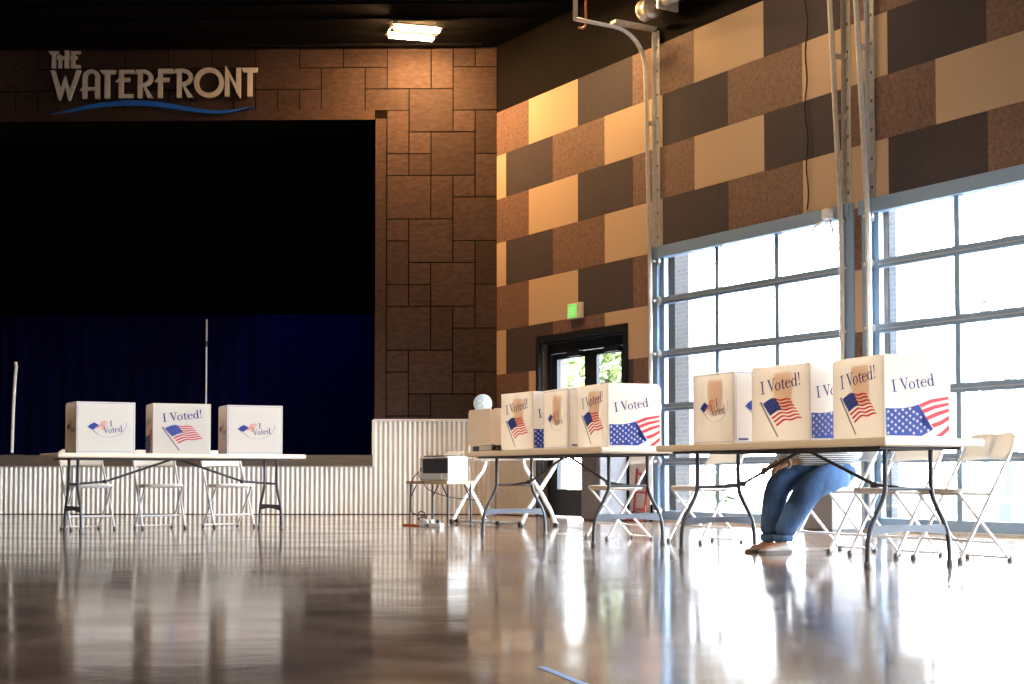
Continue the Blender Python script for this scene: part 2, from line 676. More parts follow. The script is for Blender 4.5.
def corr_sheet(mb, P, s0, s1, z0, z1, period=.0677, amp=.012):
    n = int((s1 - s0) / period * 8)
    vs, fs = [], []
    for i in range(n + 1):
        s = s0 + (s1 - s0) * i / n
        q = amp * sin(2 * PI * s / period)
        vs += [P(s, q, z0), P(s, q, z1)]
    for i in range(n):
        fs.append((2 * i, 2 * i + 2, 2 * i + 3, 2 * i + 1))
    mb.mesh(vs, fs, M_CORR, True)


def build_wainscot():
    mb = MB()
    P = lambda s, q, z: Vector((s, D - .012 - q, z))
    corr_sheet(mb, P, -9.8, OPEN_R, .01, .657)
    corr_sheet(mb, P, OPEN_R, XC - .02, .01, WAIN - .01)
    mb.box((OPEN_R - .01, D - .035, WAIN - .022), (XC - .02, D + .01, WAIN + .012), M_CORR)
    struct(mb, 'trim_wainscot_back')
    mb = MB()
    P = lambda s, q, z: W(s, .012 + q, z)
    for s0, s1 in ((.02, 1.06), (3.22, 3.66), (7.08, 7.22)):
        corr_sheet(mb, P, s0, s1, .01, WAIN - .01)
        mb.box((s0, -.035, WAIN - .022), (s1, 0, WAIN + .012), M_CORR, T=lambda v: W(v.x, -v.y, v.z))
    struct(mb, 'trim_wainscot_right')


# window wall: openings in (s0, s1, z1)
GD = [(3.80, 6.96), (7.31, 10.47), (10.95, 14.11), (14.6, 17.76), (18.3, 21.46)]
OPENS = [(1.14, 3.14, 2.31)] + [(a, b, 3.13) for a, b in GD]


def cut(rs, o):
    out = []
    ox0, ox1, oz0, oz1 = o
    for (a, b, c, d) in rs:
        if ox1 <= a or ox0 >= b or oz1 <= c or oz0 >= d:
            out.append((a, b, c, d)); continue
        if a < ox0: out.append((a, ox0, c, d))
        if b > ox1: out.append((ox1, b, c, d))
        m0, m1 = max(a, ox0), min(b, ox1)
        if c < oz0: out.append((m0, m1, c, oz0))
        if d > oz1: out.append((m0, m1, oz1, d))
    return out


def build_right_wall():
    mb = MB()
    T = lambda v: W(v.x, -v.y, v.z)       # local y = outward
    rects = [(0, 31, 0, CEIL)]
    for (a, b, z) in OPENS:
        rects = cut(rects, (a, b, -1, z))
    for (a, b, c, d) in rects:
        mb.box((a, .004, c), (b, .25, d), M_BLACKWALL, T=T)
    # panels
    s0 = .2605
    half = 2 * FT
    H = 2 * FT
    for k in range(7):
        zt = PANEL_TOP - k * H
        zb = max(zt - H, WAIN + .012)
        n = -1 if k % 2 == 0 else -2
        seq = [M_BROWN, M_CREAM, M_DARK] if k % 2 == 0 else [M_CREAM, M_DARK, M_BROWN]
        i = 0
        while True:
            a, b = s0 + n * half, s0 + (n + 2) * half
            if a > 30: break
            m = seq[i % 3]
            i += 1; n += 2
            a = max(a, 0)
            r = [(a + .0015, b - .0015, zb + .0015, zt - .0015)]
            for (oa, ob, oz) in OPENS:
                pad = .06 if oa < 2 else 0
                r = cut(r, (oa - pad, ob + pad, -1, oz + pad))
            for (p, q, c, d) in r:
                if q - p > .01 and d - c > .01:
                    mb.box((p, -.006, c), (q, .006, d), m, T=T, tint=1)
    struct(mb, 'wall_right')


def build_shell():
    mb = MB()
    mb.box((-15.2, -8, 0), (-15, 27, CEIL), M_DARK)
    struct(mb, 'wall_left')
    mb = MB()
    b = W(30.5, 0, 0)
    mb.box((-15.2, -8.2, 0), (b.x + .5, -8, CEIL), M_DARK)
    struct(mb, 'wall_rear')


def build_garage_door(idx, s0, s1, parts=True):
    """glazed overhead sectional door set behind the opening; local x along wall, y outward"""
    root = thing('door_%d' % (idx + 2), None, None, (XC, D, 0), -TH)
    root['kind'] = 'structure'
    fr = MB()
    y0, y1 = .03, .085
    zr = [.0, .70, 1.33, 1.95, 2.575, 3.15]          # section joints
    ztop = 3.07
    pw = (s1 - s0 - .18 - 2 * .065) / 3
    xs = [s0 + .09 + i * (pw + .065) for i in range(3)]
    # stiles
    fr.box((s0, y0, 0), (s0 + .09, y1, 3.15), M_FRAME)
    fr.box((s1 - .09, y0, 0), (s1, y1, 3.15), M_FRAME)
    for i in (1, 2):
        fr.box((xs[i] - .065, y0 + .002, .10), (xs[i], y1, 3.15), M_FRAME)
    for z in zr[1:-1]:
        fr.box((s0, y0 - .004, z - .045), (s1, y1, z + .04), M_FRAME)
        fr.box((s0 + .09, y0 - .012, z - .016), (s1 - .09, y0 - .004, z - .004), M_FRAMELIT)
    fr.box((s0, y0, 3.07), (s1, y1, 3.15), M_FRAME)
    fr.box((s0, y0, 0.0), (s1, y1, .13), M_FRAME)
    fr.build('frame', root)
    gl = MB()
    gl.face([(s0 + .05, .06, .05), (s1 - .05, .06, .05), (s1 - .05, .06, 3.1), (s0 + .05, .06, 3.1)], M_GLASS)
    gl.build('glass', root)
    # header above the opening and jamb angles
    hd = MB()
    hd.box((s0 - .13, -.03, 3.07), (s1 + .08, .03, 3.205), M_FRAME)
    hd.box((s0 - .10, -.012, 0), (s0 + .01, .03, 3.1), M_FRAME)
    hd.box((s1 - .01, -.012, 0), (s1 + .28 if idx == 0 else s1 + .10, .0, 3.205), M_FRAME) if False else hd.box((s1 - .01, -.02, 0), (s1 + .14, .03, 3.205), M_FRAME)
    hd.build('header_frame', root)
    sl = MB()
    sl.box((s0 - .10, -.02, 0), (s1 + .1, .24, .028), M_GALV)
    sl.build('sill', root)
    if parts:
        for z in zr[1:-1] + [.12, 3.04]:
            for sx, d in ((s0 - .005, 1), (s1 + .005, -1)):
                h = MB()
                h.mesh([(sx - .03, -.01, z), (sx, -.012, z + .07), (sx + .05 * d, -.012, z + .02), (sx + .05 * d, -.012, z - .02), (sx, -.012, z - .07),
                        (sx - .03, .028, z), (sx, .028, z + .07), (sx + .05 * d, .028, z + .02), (sx + .05 * d, .028, z - .02), (sx, .028, z - .07)],
                       [(0, 1, 2, 3, 4), (9, 8, 7, 6, 5), (0, 5, 6, 1), (1, 6, 7, 2), (2, 7, 8, 3), (3, 8, 9, 4), (4, 9, 5, 0)], M_ALU)
                h.lathe([(0, -.05), (.018, -.05), (.018, .0), (0, .0)], M_ALU, 10, (sx - .02 * d, 0, z), 'y')
                h.build('roller_hinge', root)
    return root


def build_glass_door():
    root = thing('door_1', None, None, (XC, D, 0), -TH)
    root['kind'] = 'structure'
    a, b, zt = 1.14, 3.14, 2.31
    fr = MB()
    # outer casing
    fr.box((a - .05, -.03, 0), (a + .02, .02, zt + .05), M_DOORFR)
    fr.box((b - .02, -.03, 0), (b + .05, .02, zt + .05), M_DOORFR)
    fr.box((a + .02, -.03, zt - .02), (b - .02, .02, zt + .05), M_DOORFR)
    fr.box((a + .02, .02, 0), (a + .05, .40, zt), M_JAMB)
    fr.box((b - .05, .02, 0), (b - .02, .40, zt), M_DOORFR)
    fr.box((a + .05, .02, zt - .05), (b - .05, .40, zt - .02), M_DOORFR)
    yb, ye = .09, .15
    fr.box((a + .05, yb, 0), (a + .15, ye, zt - .05), M_DOORFR)
    fr.box((b - .12, yb, 0), (b - .05, ye, zt - .05), M_DOORFR)
    fr.box((a + .05, yb, 2.13), (b - .05, ye, zt - .05), M_DOORFR)
    fr.build('frame', root)
    for i, (p, q) in enumerate(((1.30, 2.225), (2.235, 3.045))):
        m = MB()
        st = .133
        m.box((p, yb, .02), (p + st, ye - .01, 2.12), M_DOORFR)
        m.box((q - st, yb, .02), (q, ye - .01, 2.12), M_DOORFR)
        m.box((p, yb, 2.05), (q, ye - .01, 2.12), M_DOORFR)
        m.box((p, yb, .02), (q, ye - .01, .36), M_DOORFR)
        o = m.build('door_leaf', root)
        g = MB()
        g.face([(p + st, .12, .36), (q - st, .12, .36), (q - st, .12, 2.05), (p + st, .12, 2.05)], M_GLASS)
        g.build('glass', o)
        hb = MB()
        hb.tube([(p + .05, yb - .05, 1.0), (q - .05, yb - .05, 1.0)], .017, M_GALV, 8)
        hb.box((p + .03, yb - .05, .97), (p + .09, yb, 1.03), M_GALV)
        hb.box((q - .09, yb - .05, .97), (q - .03, yb, 1.03), M_GALV)
        hb.build('push_bar', o)
    for p in (1.75, 2.62):
        cl = MB()
        cl.box((p, yb - .06, 2.06), (p + .30, yb, 2.14), M_DOORFR)
        cl.build('door_closer', root)


build_floor(); build_ceiling(); build_back_wall(); build_wainscot(); build_right_wall(); build_shell()
build_glass_door()
for i, (a, b) in enumerate(GD):
    build_garage_door(i, a, b, parts=i < 2)


# ------------------------------------------------------------------ overhead door tracks
def track(label, s_ang, s_trk, lean, curve, zfoot=.2):
    root = thing('door_track', label, 'track', (XC, D, 0), -TH, None)
    sgn = 1 if s_trk > s_ang else -1
    a = MB()     # wall-mounted perforated angle
    a.box((s_ang - .04, -.012, 3.21), (s_ang + .04, -.007, 5.75 if curve else CEIL), M_GALV)
    a.box((s_ang - .04 if sgn < 0 else s_ang + .035, -.06, 3.21), (s_ang - .035 if sgn < 0 else s_ang + .04, -.007, 5.75 if curve else CEIL), M_GALV)
    z = 3.3
    while z < 5.7:
        a.box((s_ang - .012, -.014, z), (s_ang + .012, -.0115, z + .03), M_CAP)
        z += .28
    a.build('angle_iron', root)
    t = MB()
    def off(z):
        return -(.05 + lean * max(0, z - 2.9) / 3.6)
    if curve:
        pts = [(s_trk, off(z), z) for z in (zfoot, 3.0, 4.2, 5.3)]
        y5, R = off(5.3), .45
        for i in range(1, 9):
            an = i / 8 * PI / 2
            pts.append((s_trk, y5 - R * (1 - cos(an)), 5.3 + R * sin(an)))
        pts.append((s_trk, -1.08, 5.3 + R + .005))
    else:
        pts = [(s_trk, off(z), z) for z in (zfoot, 3.0, 4.5, CEIL - .02)]
    t.tube(pts, .024, M_GALV, 8)
    t.tube([(p[0] + .022, p[1] + .004, p[2] + .004) for p in pts], .012, M_ALU, 6)
    t.build('roller_rail', root)
    for z in (3.45, 4.05, 4.65, 5.25):
        if curve and z > 5.1:
            continue
        b = MB()
        y = off(z)
        b.box((min(s_trk, s_ang) - .01, -.028, z), (max(s_trk, s_ang) + .01, -.010, z + .05), M_GALV)
        b.box((s_trk - .012, y, z), (s_trk + .012, -.012, z + .05), M_GALV)
        b.build('bracket', root)
    return root


t1 = track('curved galvanised door track and wall angle between double glass door and nearest overhead door', 3.83, 3.72, .085, True)
hb = MB()
hb.box((3.72, -.60, 5.765), (3.84, -.02, 5.80), M_GALV)
hb.build('track_brace', t1)
hb = MB()
hb.box((3.70, -1.10, 5.74), (3.74, -1.06, CEIL), M_GALV)
hb.build('hanger_bracket', t1)
ck = MB()
ck.tube([(3.71, -.93, 6.0), (3.71, -.93, 5.74), (3.71, -.94, 5.69), (3.71, -.98, 5.665), (3.71, -1.03, 5.67)], .016, mat('rust_copper', (.42, .14, .05), .5), 6)
ck.build('hook', t1)
track('galvanised rail leaning off the wall at the right edge of the first glazed overhead door', 7.03, 6.965, .20, False)
track('galvanised rail and wide wall angle at the left edge of the second glazed overhead door', 7.36, 7.34, .22, False)

sp = thing('torsion_spring', 'round steel spring drum and shaft above the curved door track', 'spring', tuple(W(3.86, .22, 5.945)), -TH)
m = MB()
m.lathe([(0, -.02), (.10, -.02), (.125, .0), (.125, .03), (.10, .05), (.10, .12), (.12, .13), (.12, .16), (.05, .17), (0, .17)], M_GALV, 24, (0, 0, 0), 'x')
m.build('cable_drum', sp)
m = MB()
m.tube([(-.06, 0, 0), (2.95, 0, 0)], .014, M_GALV, 8)
m.build('shaft', sp)
m = MB()
pts = []
for i in range(60 * 8):
    a = i / 8 * 2 * PI
    pts.append((.42 + i / 8 * .016, .052 * cos(a), .052 * sin(a)))
m.tube(pts, .009, M_GALV, 5)
m.build('coil', sp)
m = MB()
m.box((.36, -.08, -.08), (.385, .21, .08), M_GALV)
m.build('mounting_plate', sp)

m = MB()
pts = []
for i in range(40):
    z = 3.24 + (CEIL - 3.24) * i / 39
    pts.append((0.018 * sin(i * .9) + .01 * sin(i * .37), -.02, z))
m.tube(pts, .007, mat('brown_cable', (.05, .03, .025), .7), 6)
o = m.build('hanging_cable')
o.location = (XC + DV.x * 6.43, D + DV.y * 6.43, 0)
o.rotation_euler = (0, 0, -TH)
tag(o, 'thin dark cable hanging down the panelled wall above the first overhead door', 'cable')

# opener bracket / sensor at top right of first overhead door
sr = thing('motion_sensor', 'small white sensor with arm at top right corner of first overhead door', 'sensor', tuple(W(6.83, .10, 3.12)), -TH)
m = MB()
m.box((-.05, -.05, -.05), (.05, .05, .06), M_WHITEP, bev=.02)
m.build('housing', sr)
m = MB()
m.tube([(-.02, -.02, -.05), (-.12, -.05, -.10), (-.20, -.05, -.16)], .012, M_ALU, 6)
m.build('arm', sr)
m = MB()
m.tube([(.02, 0, -.05), (.06, .0, -.14), (.05, .02, -.20)], .012, M_ALU, 6)
m.build('arm', sr)

# ------------------------------------------------------------------ exit sign
ex = thing('exit_sign', 'small lit green exit sign in pale housing above the double glass door', 'sign', tuple(W(2.06, 0, 2.62)), -TH)
m = MB()
m.box((-.165, -.05, -.10), (.165, -.005, .10), M_EXITW, bev=.008)
m.build('housing', ex)
m = MB()
m.box((-.135, -.054, -.085), (.06, -.049, .085), M_EXITG)
m.build('face_panel', ex)
m = MB()
for p in text_polys('EXiT', -.115, -.05, .10, .62):
    m.face([(u, -.0555, v) for u, v in p], M_EXITL)
m.build('lettering', ex)

# ------------------------------------------------------------------ stage sign
ZP = 1 / 71.66       # metres per photo pixel on the back wall


def sign_pt(px, py):
    return (-7.006 + (px - 51) * .01410, 6.461 - (py - 54) * .01425)


SX0, SZ0 = sign_pt(155, 82)
sg = thing('wall_sign', 'large grey metal venue sign with blue wave above the stage opening', 'sign', (SX0, D - .008, SZ0), 0)


def letter(polys, name='letter', mt=M_SIGN, k=0, depth=.05, off=.035):
    m = MB()
    for i, p in enumerate(polys):
        q = [(sign_pt(x, y)[0] - SX0, sign_pt(x, y)[1] - SZ0) for x, y in p]
        e = .0006 * (i % 7)
        m.prism(q, lambda u, v: (u, -off - depth - e, v), (0, depth, 0), mt)
        m.prism([(q[0][0] * .5 + q[2][0] * .5 + dx, q[0][1] * .5 + q[2][1] * .5 + dz) for dx, dz in ((-.01, -.01), (.01, -.01), (.01, .01), (-.01, .01))], lambda u, v: (u, -off, v), (0, off, 0), M_BLACKP)
    return m.build(name, sg)


A = lambda zx, zy: (44 + zx / 8.555, 44 + zy / 8.555)       # first crop -> photo px
B = lambda zx, zy: (150 + zx / 8.533, 60 + zy / 8.533)      # second crop


def P_(f, pts):
    return [f(*p) for p in pts]


def segs(f, x0, y0, x1, y1, w, w1=None):
    return P_(f, seg(x0, y0, x1, y1, w, w1))


def rc(f, x0, y0, x1, y1):
    return P_(f, rect(x0, y0, x1, y1))


# THE
letter([P_(A, [(55, 78), (142, 78), (136, 104), (72, 104)]), rc(A, 86, 100, 118, 220)])
letter([rc(A, 142, 108, 168, 220), rc(A, 196, 72, 228, 220), rc(A, 130, 122, 225, 146), P_(A, [(125, 135), (150, 108), (160, 130), (150, 146)])])
letter([rc(A, 248, 78, 280, 220), rc(A, 270, 78, 332, 100), rc(A, 236, 120, 300, 144), rc(A, 270, 196, 328, 220)])
# WATERFRONT
letter([P_(A, [(76, 240), (112, 240), (172, 420), (160, 495), (148, 490)]), P_(A, [(160, 495), (150, 440), (188, 318), (203, 285), (210, 345)]), P_(A, [(203, 285), (250, 440), (245, 495), (232, 495), (195, 350)]),
        P_(A, [(245, 495), (236, 430), (298, 240), (336, 240)])])
aa = [A(*p) for p in arc(424, 305, 74, PI, 2 * PI, 16, 72)]
ai = [A(*p) for p in arc(424, 312, 38, PI, 2 * PI, 16, 48)]
letter([rc(A, 350, 300, 388, 480), rc(A, 458, 300, 496, 480), P_(A, [(325, 412), (350, 384), (458, 384), (458, 410)])] + band(aa, ai))
letter([P_(A, [(496, 240), (634, 240), (628, 272), (520, 272)]), rc(A, 540, 265, 582, 478)])
letter([rc(A, 660, 240, 698, 478), rc(A, 690, 240, 790, 270), P_(A, [(632, 342), (660, 306), (752, 306), (752, 338)]), rc(A, 690, 446, 784, 478)])


def R_letter(f, x, ytop, ybot, xl, xr, w):
    h = ybot - ytop
    cyy = ytop + h * .30
    ry = h * .30
    cx = x + w + 2
    rx = xr - cx
    out = [f(*p) for p in arc(cx, cyy, rx, -PI / 2, PI / 2, 14, ry)]
    inn = [f(*p) for p in arc(cx, cyy, rx - w, -PI / 2, PI / 2, 14, ry - w * .8)]
    return [rc(f, x, ytop + 4, x + w, ybot), P_(f, [(xl, ytop + w * .9), (xl + 14, ytop + 2), (cx + 2, ytop), (cx + 2, ytop + w * .8)])] + band(out, inn) + [P_(f, [(x + w - 2, cyy + ry - w * .8), (x + w + 26, cyy + ry - 6), (xr + 2, ybot), (xr - w * 1.2, ybot)])]


letter(R_letter(A, 822, 238, 478, 796, 952, 38))
letter([rc(B, 88, 96, 124, 338), rc(B, 118, 96, 214, 134), P_(B, [(58, 204), (82, 172), (182, 172), (178, 204)])])
letter(R_letter(B, 248, 96, 338, 220, 386, 38))
letter(band([B(*p) for p in arc(520, 214, 127, 0, 2 * PI, 40)], [B(*p) for p in arc(520, 214, 88, 0, 2 * PI, 40)]))
letter([P_(B, [(658, 76), (664, 76), (692, 160), (692, 332), (656, 332)]), P_(B, [(664, 76), (752, 230), (786, 345), (780, 345), (690, 160)]), rc(B, 752, 92, 790, 300), P_(B, [(752, 225), (790, 290), (788, 345), (780, 345)])])
letter([P_(B, [(798, 92), (932, 92), (926, 128), (812, 128)]), rc(B, 848, 120, 886, 332)])
wk = [(53, 114.5, .2), (64, 113.2, 1.4), (75, 111.3, 2.6), (95, 107.4, 4.2), (115, 105.1, 5.2), (130, 104.4, 5.6), (150, 104.9, 5.8), (165, 106.6, 5.6), (185, 110, 5.0), (205, 112.9, 4.2), (218, 113.9, 3.6), (232, 113.2, 2.8), (245, 110.9, 1.8), (258, 107.8, .3)]
wp, ww = [], []
for i in range(len(wk) - 1):
    p0, p1, p2, p3 = wk[max(0, i - 1)], wk[i], wk[i + 1], wk[min(len(wk) - 1, i + 2)]
    for k in range(4):
        t = k / 4
        q = [.5 * (2 * b + (c - a) * t + (2 * a - 5 * b + 4 * c - d) * t * t + (3 * b - a - 3 * c + d) * t ** 3) for a, b, c, d in zip(p0, p1, p2, p3)]
        wp.append((q[0], q[1])); ww.append(max(.2, q[2] * .85))
letter(strip(wp, ww), 'wave_stripe', M_WAVE, depth=.03)

# ------------------------------------------------------------------ ceiling lights
def ceiling_light(label, loc, rotz):
    root = thing('ceiling_light', label, 'light', loc, rotz, 'ceiling lights of the hall')
    m = MB()
    for y in (-.19, .19):
        m.box((-.34, y - .085, .032), (.34, y + .085, .055), M_LAMPBOX, bev=.006)
    for x in (-.34, .32):
        m.box((x, -.27, .032), (x + .02, .27, .055), M_LAMPBOX)
    m.build('housing', root)
    m = MB()
    m.mesh([(-.34, -.28, .05), (.34, -.28, .05), (.36, -.40, .0), (-.36, -.40, .0)], [(0, 1, 2, 3)], M_LAMPBOX)
    m.build('reflector_wing', root)
    for y in (-.19, .19):
        t = MB()
        t.box((-.30, y - .062, -.01), (.30, y + .062, .030), M_TUBE, bev=.012)
        t.build('lamp_tube', root)
    for x in (-.25, .25):
        c = MB()
        c.tube([(x, -.19, .05), (x, -.19, CEIL - loc[2])], .006, M_GALV, 6)
        c.build('hanging_rod', root)
    return root


LX, LY, LZ = -1.80, 19.80, 6.41
ceiling_light('lit twin-tube ceiling light near the corner above the tiled wall', (LX, LY, LZ), .30)


def area(name, loc, rot, sx, sy, e, color, portal=False):
    l = bpy.data.lights.new(name, 'AREA')
    l.shape = 'RECTANGLE'
    l.size, l.size_y = sx, sy
    l.energy = e
    l.color = color
    if portal:
        l.cycles.is_portal = True
    o = bpy.data.objects.new(name, l)
    COL.objects.link(o)
    o.location = loc
    o.rotation_euler = rot
    return o


WARM = (1, .63, .27)
area('track_lamp', tuple(W(3.3, .9, 6.3)), (0, 0, -TH), .6, .4, 70, WARM)
area('wall_lamp', tuple(W(6.6, 1.6, 6.3)), (0, 0, -TH), .8, .5, 60, (1, .7, .4))
for (x, y) in ((-7, 8), (-2, 8), (-7, 2), (-1, 2), (-9, 13)):
    area('hall_fill', (x, y, 6.3), (0, 0, 0), 1.2, .6, 35, (1, .80, .58))  # unseen overhead lights, added as warm fill for the interior
def spot(name, loc, aim, e, color, ang_, blend=.6, r=.25):
    l = bpy.data.lights.new(name, 'SPOT')
    l.energy = e
    l.color = color
    l.spot_size = ang_
    l.spot_blend = blend
    l.shadow_soft_size = r
    o = bpy.data.objects.new(name, l)
    COL.objects.link(o)
    o.location = loc
    o.rotation_euler = (Vector(aim) - Vector(loc)).to_track_quat('-Z', 'Y').to_euler()
    return o


spot('left_table_fill', (-.5, 6, 6.2), (-3.9, 15.2, .8), 1500, (1, .95, .88), .75)  # unseen spot added to brighten the booth fronts on the left table
spot('blue_stage_spot', (-3.2, 21.6, 5.6), (-3.9, D + 2.6, 1.4), 420, (.12, .18, 1), .9, .9)
spot('right_tables_fill', (-7.5, 4.5, 6.2), (1.0, 11, .8), 2600, (1, .76, .52), .62)  # unseen warm spot added to lift the shaded long sides of the right tables
# daylight portals in the glazed openings
for i, (a, b) in enumerate(GD):
    p = W((a + b) / 2, -.02, 1.6)
    o = area('window_portal', tuple(p), (0, 0, 0), b - a, 3.0, 1, (1, 1, 1), True)
    d = -NO
    o.rotation_euler = d.to_track_quat('-Z', 'Y').to_euler()
p = W(2.14, -.3, 1.2)
o = area('door_portal', tuple(p), (0, 0, 0), 1.8, 2.2, 1, (1, 1, 1), True)
o.rotation_euler = (-NO).to_track_quat('-Z', 'Y').to_euler()

# ------------------------------------------------------------------ stage drapes
def drape(name, label, x0, x1, z0, z1, y, m, folds, cat='curtain', amp=.05):
    mb = MB()
    n = folds * 6
    rows = 6
    rng = random.Random(folds)
    ph = [rng.random() * 6 for _ in range(3)]
    vs, fs = [], []
    for j in range(rows + 1):
        z = z0 + (z1 - z0) * j / rows
        for i in range(n + 1):
            t = i / n
            vs.append((x0 + (x1 - x0) * t, y + amp * (sin(t * folds * 2 * PI + ph[0]) + .5 * sin(t * folds * .7 * 2 * PI + ph[1])) * (1.1 - .4 * j / rows), z))
    for j in range(rows):
        for i in range(n):
            a = j * (n + 1) + i
            fs.append((a, a + 1, a + n + 2, a + n + 1))
    mb.mesh(vs, fs, m, True)
    o = mb.build(name)
    return tag(o, label, cat)


drape('stage_curtain', 'tall black curtain hanging across the back of the stage', -13, -2.6, STAGE_Z, 6.1, D + 4.4, M_BLACKDRAPE, 40)
drape('stage_drape', 'low navy blue drape standing across the stage behind the thin upright pole', -8.6, -2.65, STAGE_Z + .01, 3.05, D + 2.6, M_NAVY, 22, amp=.02)
for (x, y, z1, lab) in ((-5.14, D + 1.6, 2.88, 'thin pale upright pole rising behind the middle booth on the stage'),
                        (-7.63, D + .5, 2.16, 'pale leaning pole standing at the left end of the stage')):
    r = thing('drape_pole', lab, 'pole', (x, y, STAGE_Z), 0)
    m = MB()
    h = z1 - STAGE_Z
    if x > -6:
        m.tube([(0, 0, .02), (0, 0, h)], .012, M_ALU, 8)
        m.tube([(0, 0, h * .8), (0, 0, h * .84)], .018, M_BLACKP, 8)
    else:
        m.tube([(-.035, 0, .02), (-.02, 0, h * .55), (0, 0, h * .85), (.012, 0, h * .95), (.0, 0, h)], .024, M_WHITEP, 8)
    m.build('upright', r)
    m = MB()
    m.lathe([(0, 0), (.16, 0), (.16, .012), (.03, .025), (.02, .05), (0, .05)], M_BLACKP, 20, (0 if x > -6 else -.035, 0, 0))
    m.build('base', r)

# ================================================================== FOLDING TABLES
def make_table(label, loc, rotz):
    t = thing('folding_table', label, 'table', loc, rotz, 'long folding tables')
    m = MB()
    m.box((-1.22, -.37, .700), (1.22, .37, .745), M_TABLE, bev=.014)
    m.build('tabletop', t)
    m = MB()
    m.box((-1.10, -.30, .684), (1.10, -.285, .702), M_TLEG)
    m.box((-1.10, .285, .684), (1.10, .30, .702), M_TLEG)
    for x in (-1.0, 1.0):
        m.box((x - .02, -.29, .684), (x + .02, .29, .702), M_TLEG)
    m.build('under_frame', t)
    for sx in (-1, 1):
        x = sx * .985
        for sy in (-1, 1):
            m = MB()
            pts = [(x, sy * .17, .70), (x, sy * .17, .50), (x, sy * .172, .445), (x, sy * .185, .40), (x, sy * .215, .345), (x, sy * .262, .265), (x, sy * .285, .215), (x, sy * .298, .16), (x, sy * .303, .10), (x, sy * .305, .012)]
            m.tube(pts, .0145, M_TLEG, 8)
            lg = m.build('leg', t)
            c = MB()
            c.lathe([(0, 0), (.019, 0), (.019, .035), (.014, .04)], M_CAP, 12, (x, sy * .305, 0))
            c.build('foot_cap', lg)
        m = MB()
        n = 12
        lo, hi = [], []
        for i in range(n + 1):
            u = -1 + 2 * i / n
            lo.append((u * .285, .185 + .022 * (1 - u * u)))
            hi.append((u * .262, .245))
        for q in band(lo, hi):
            m.prism(q, lambda a, b: (x - .008, a, b), (.016, 0, 0), M_TBRACE)
        m.build('crossbar', t)
        m = MB()
        m.tube([(x, -.172, .455), (x, .172, .455)], .010, M_TLEG, 8)
        m.tube([(x, 0, .455), (x - sx * .30, 0, .478), (sx * .06, 0, .685)], .011, M_TLEG, 8)
        m.lathe([(0, -.02), (.02, -.02), (.02, .02), (0, .02)], M_TLEG, 10, (x - sx * .30, 0, .478), 'y')
        m.build('brace', t)
    return t


AL = math.radians(31.5)
UL = Vector((cos(AL), sin(AL), 0)); VL = Vector((-sin(AL), cos(AL), 0))
CL = Vector((-3.659, 14.652, 0))
PH = math.radians(27.5)
WR = Vector((-sin(PH), cos(PH), 0)); VR = Vector((cos(PH), sin(PH), 0))
C1 = Vector((1.632, 9.715, 0)); C2 = Vector((.142, 12.377, 0))
tb = make_table('cream folding table by itself in front of the stage', tuple(CL), AL)
dup(tb, tuple(C2), PH + PI / 2, 'cream folding table in the middle, in front of the double glass door')
dup(tb, tuple(C1), PH + PI / 2, 'nearest cream folding table, beside the overhead glass doors, person seated at it')


# ================================================================== VOTING BOOTHS
BL, BD, BH = .55, .445, .48


def flag_polys(F):
    """waving flag, F maps photo-crop units to panel metres. returns (mat, poly) list"""
    H0, H1, F0, F1 = (165, 352), (257, 508), (346, 300), (410, 440)
    def S(s, t):
        x = (1 - s) * ((1 - t) * H0[0] + t * H1[0]) + s * ((1 - t) * F0[0] + t * F1[0])
        y = (1 - s) * ((1 - t) * H0[1] + t * H1[1]) + s * ((1 - t) * F0[1] + t * F1[1])
        wv = -17 * sin(s * 2 * PI * .80) * (1 - .2 * t) + 9 * sin(s * 2 * PI * 1.9 + 1.0) * s
        return F(x + 4 * sin(s * 5 + t * 3) * s, y + wv)
    out = []
    n = 14
    for k in range(13):
        if k % 2:
            continue
        t0, t1 = k / 13, (k + 1) / 13
        s0 = .46 if k < 7 else .0
        for i in range(n):
            a, b = s0 + (1 - s0) * i / n, s0 + (1 - s0) * (i + 1) / n
            out.append((M_RED, [S(a, t0), S(b, t0), S(b, t1), S(a, t1)]))
    for i in range(8):
        a, b = .46 * i / 8, .46 * (i + 1) / 8
        out.append((M_BLUE, [S(a, 0), S(b, 0), S(b, 7 / 13), S(a, 7 / 13)]))
    stars = []
    for r in range(6):
        for c in range(6):
            if (r + c) % 2 == 0 or True:
                s, t = .46 * (c + .5 + .25 * (r % 2)) / 6.4, 7 / 13 * (r + .5) / 6
                p = S(s, t)
                d = .0032
                stars.append((M_STAR, [(p[0] - d, p[1]), (p[0], p[1] - d), (p[0] + d, p[1]), (p[0], p[1] + d)]))
    pole = [F(148, 350), F(158, 344), F(266, 578), F(258, 582)]
    return out + [(M_POLE, pole), (M_POLE, [F(146, 352), F(146, 342), F(162, 340), F(162, 350)])], stars


def star5(x, y, r):
    c = []
    for i in range(10):
        a = PI / 2 + i * PI / 5
        rr = r if i % 2 == 0 else r * .45
        c.append((x + rr * cos(a), y + rr * sin(a)))
    return [[(x, y), c[i], c[(i + 1) % 10]] for i in range(10)]


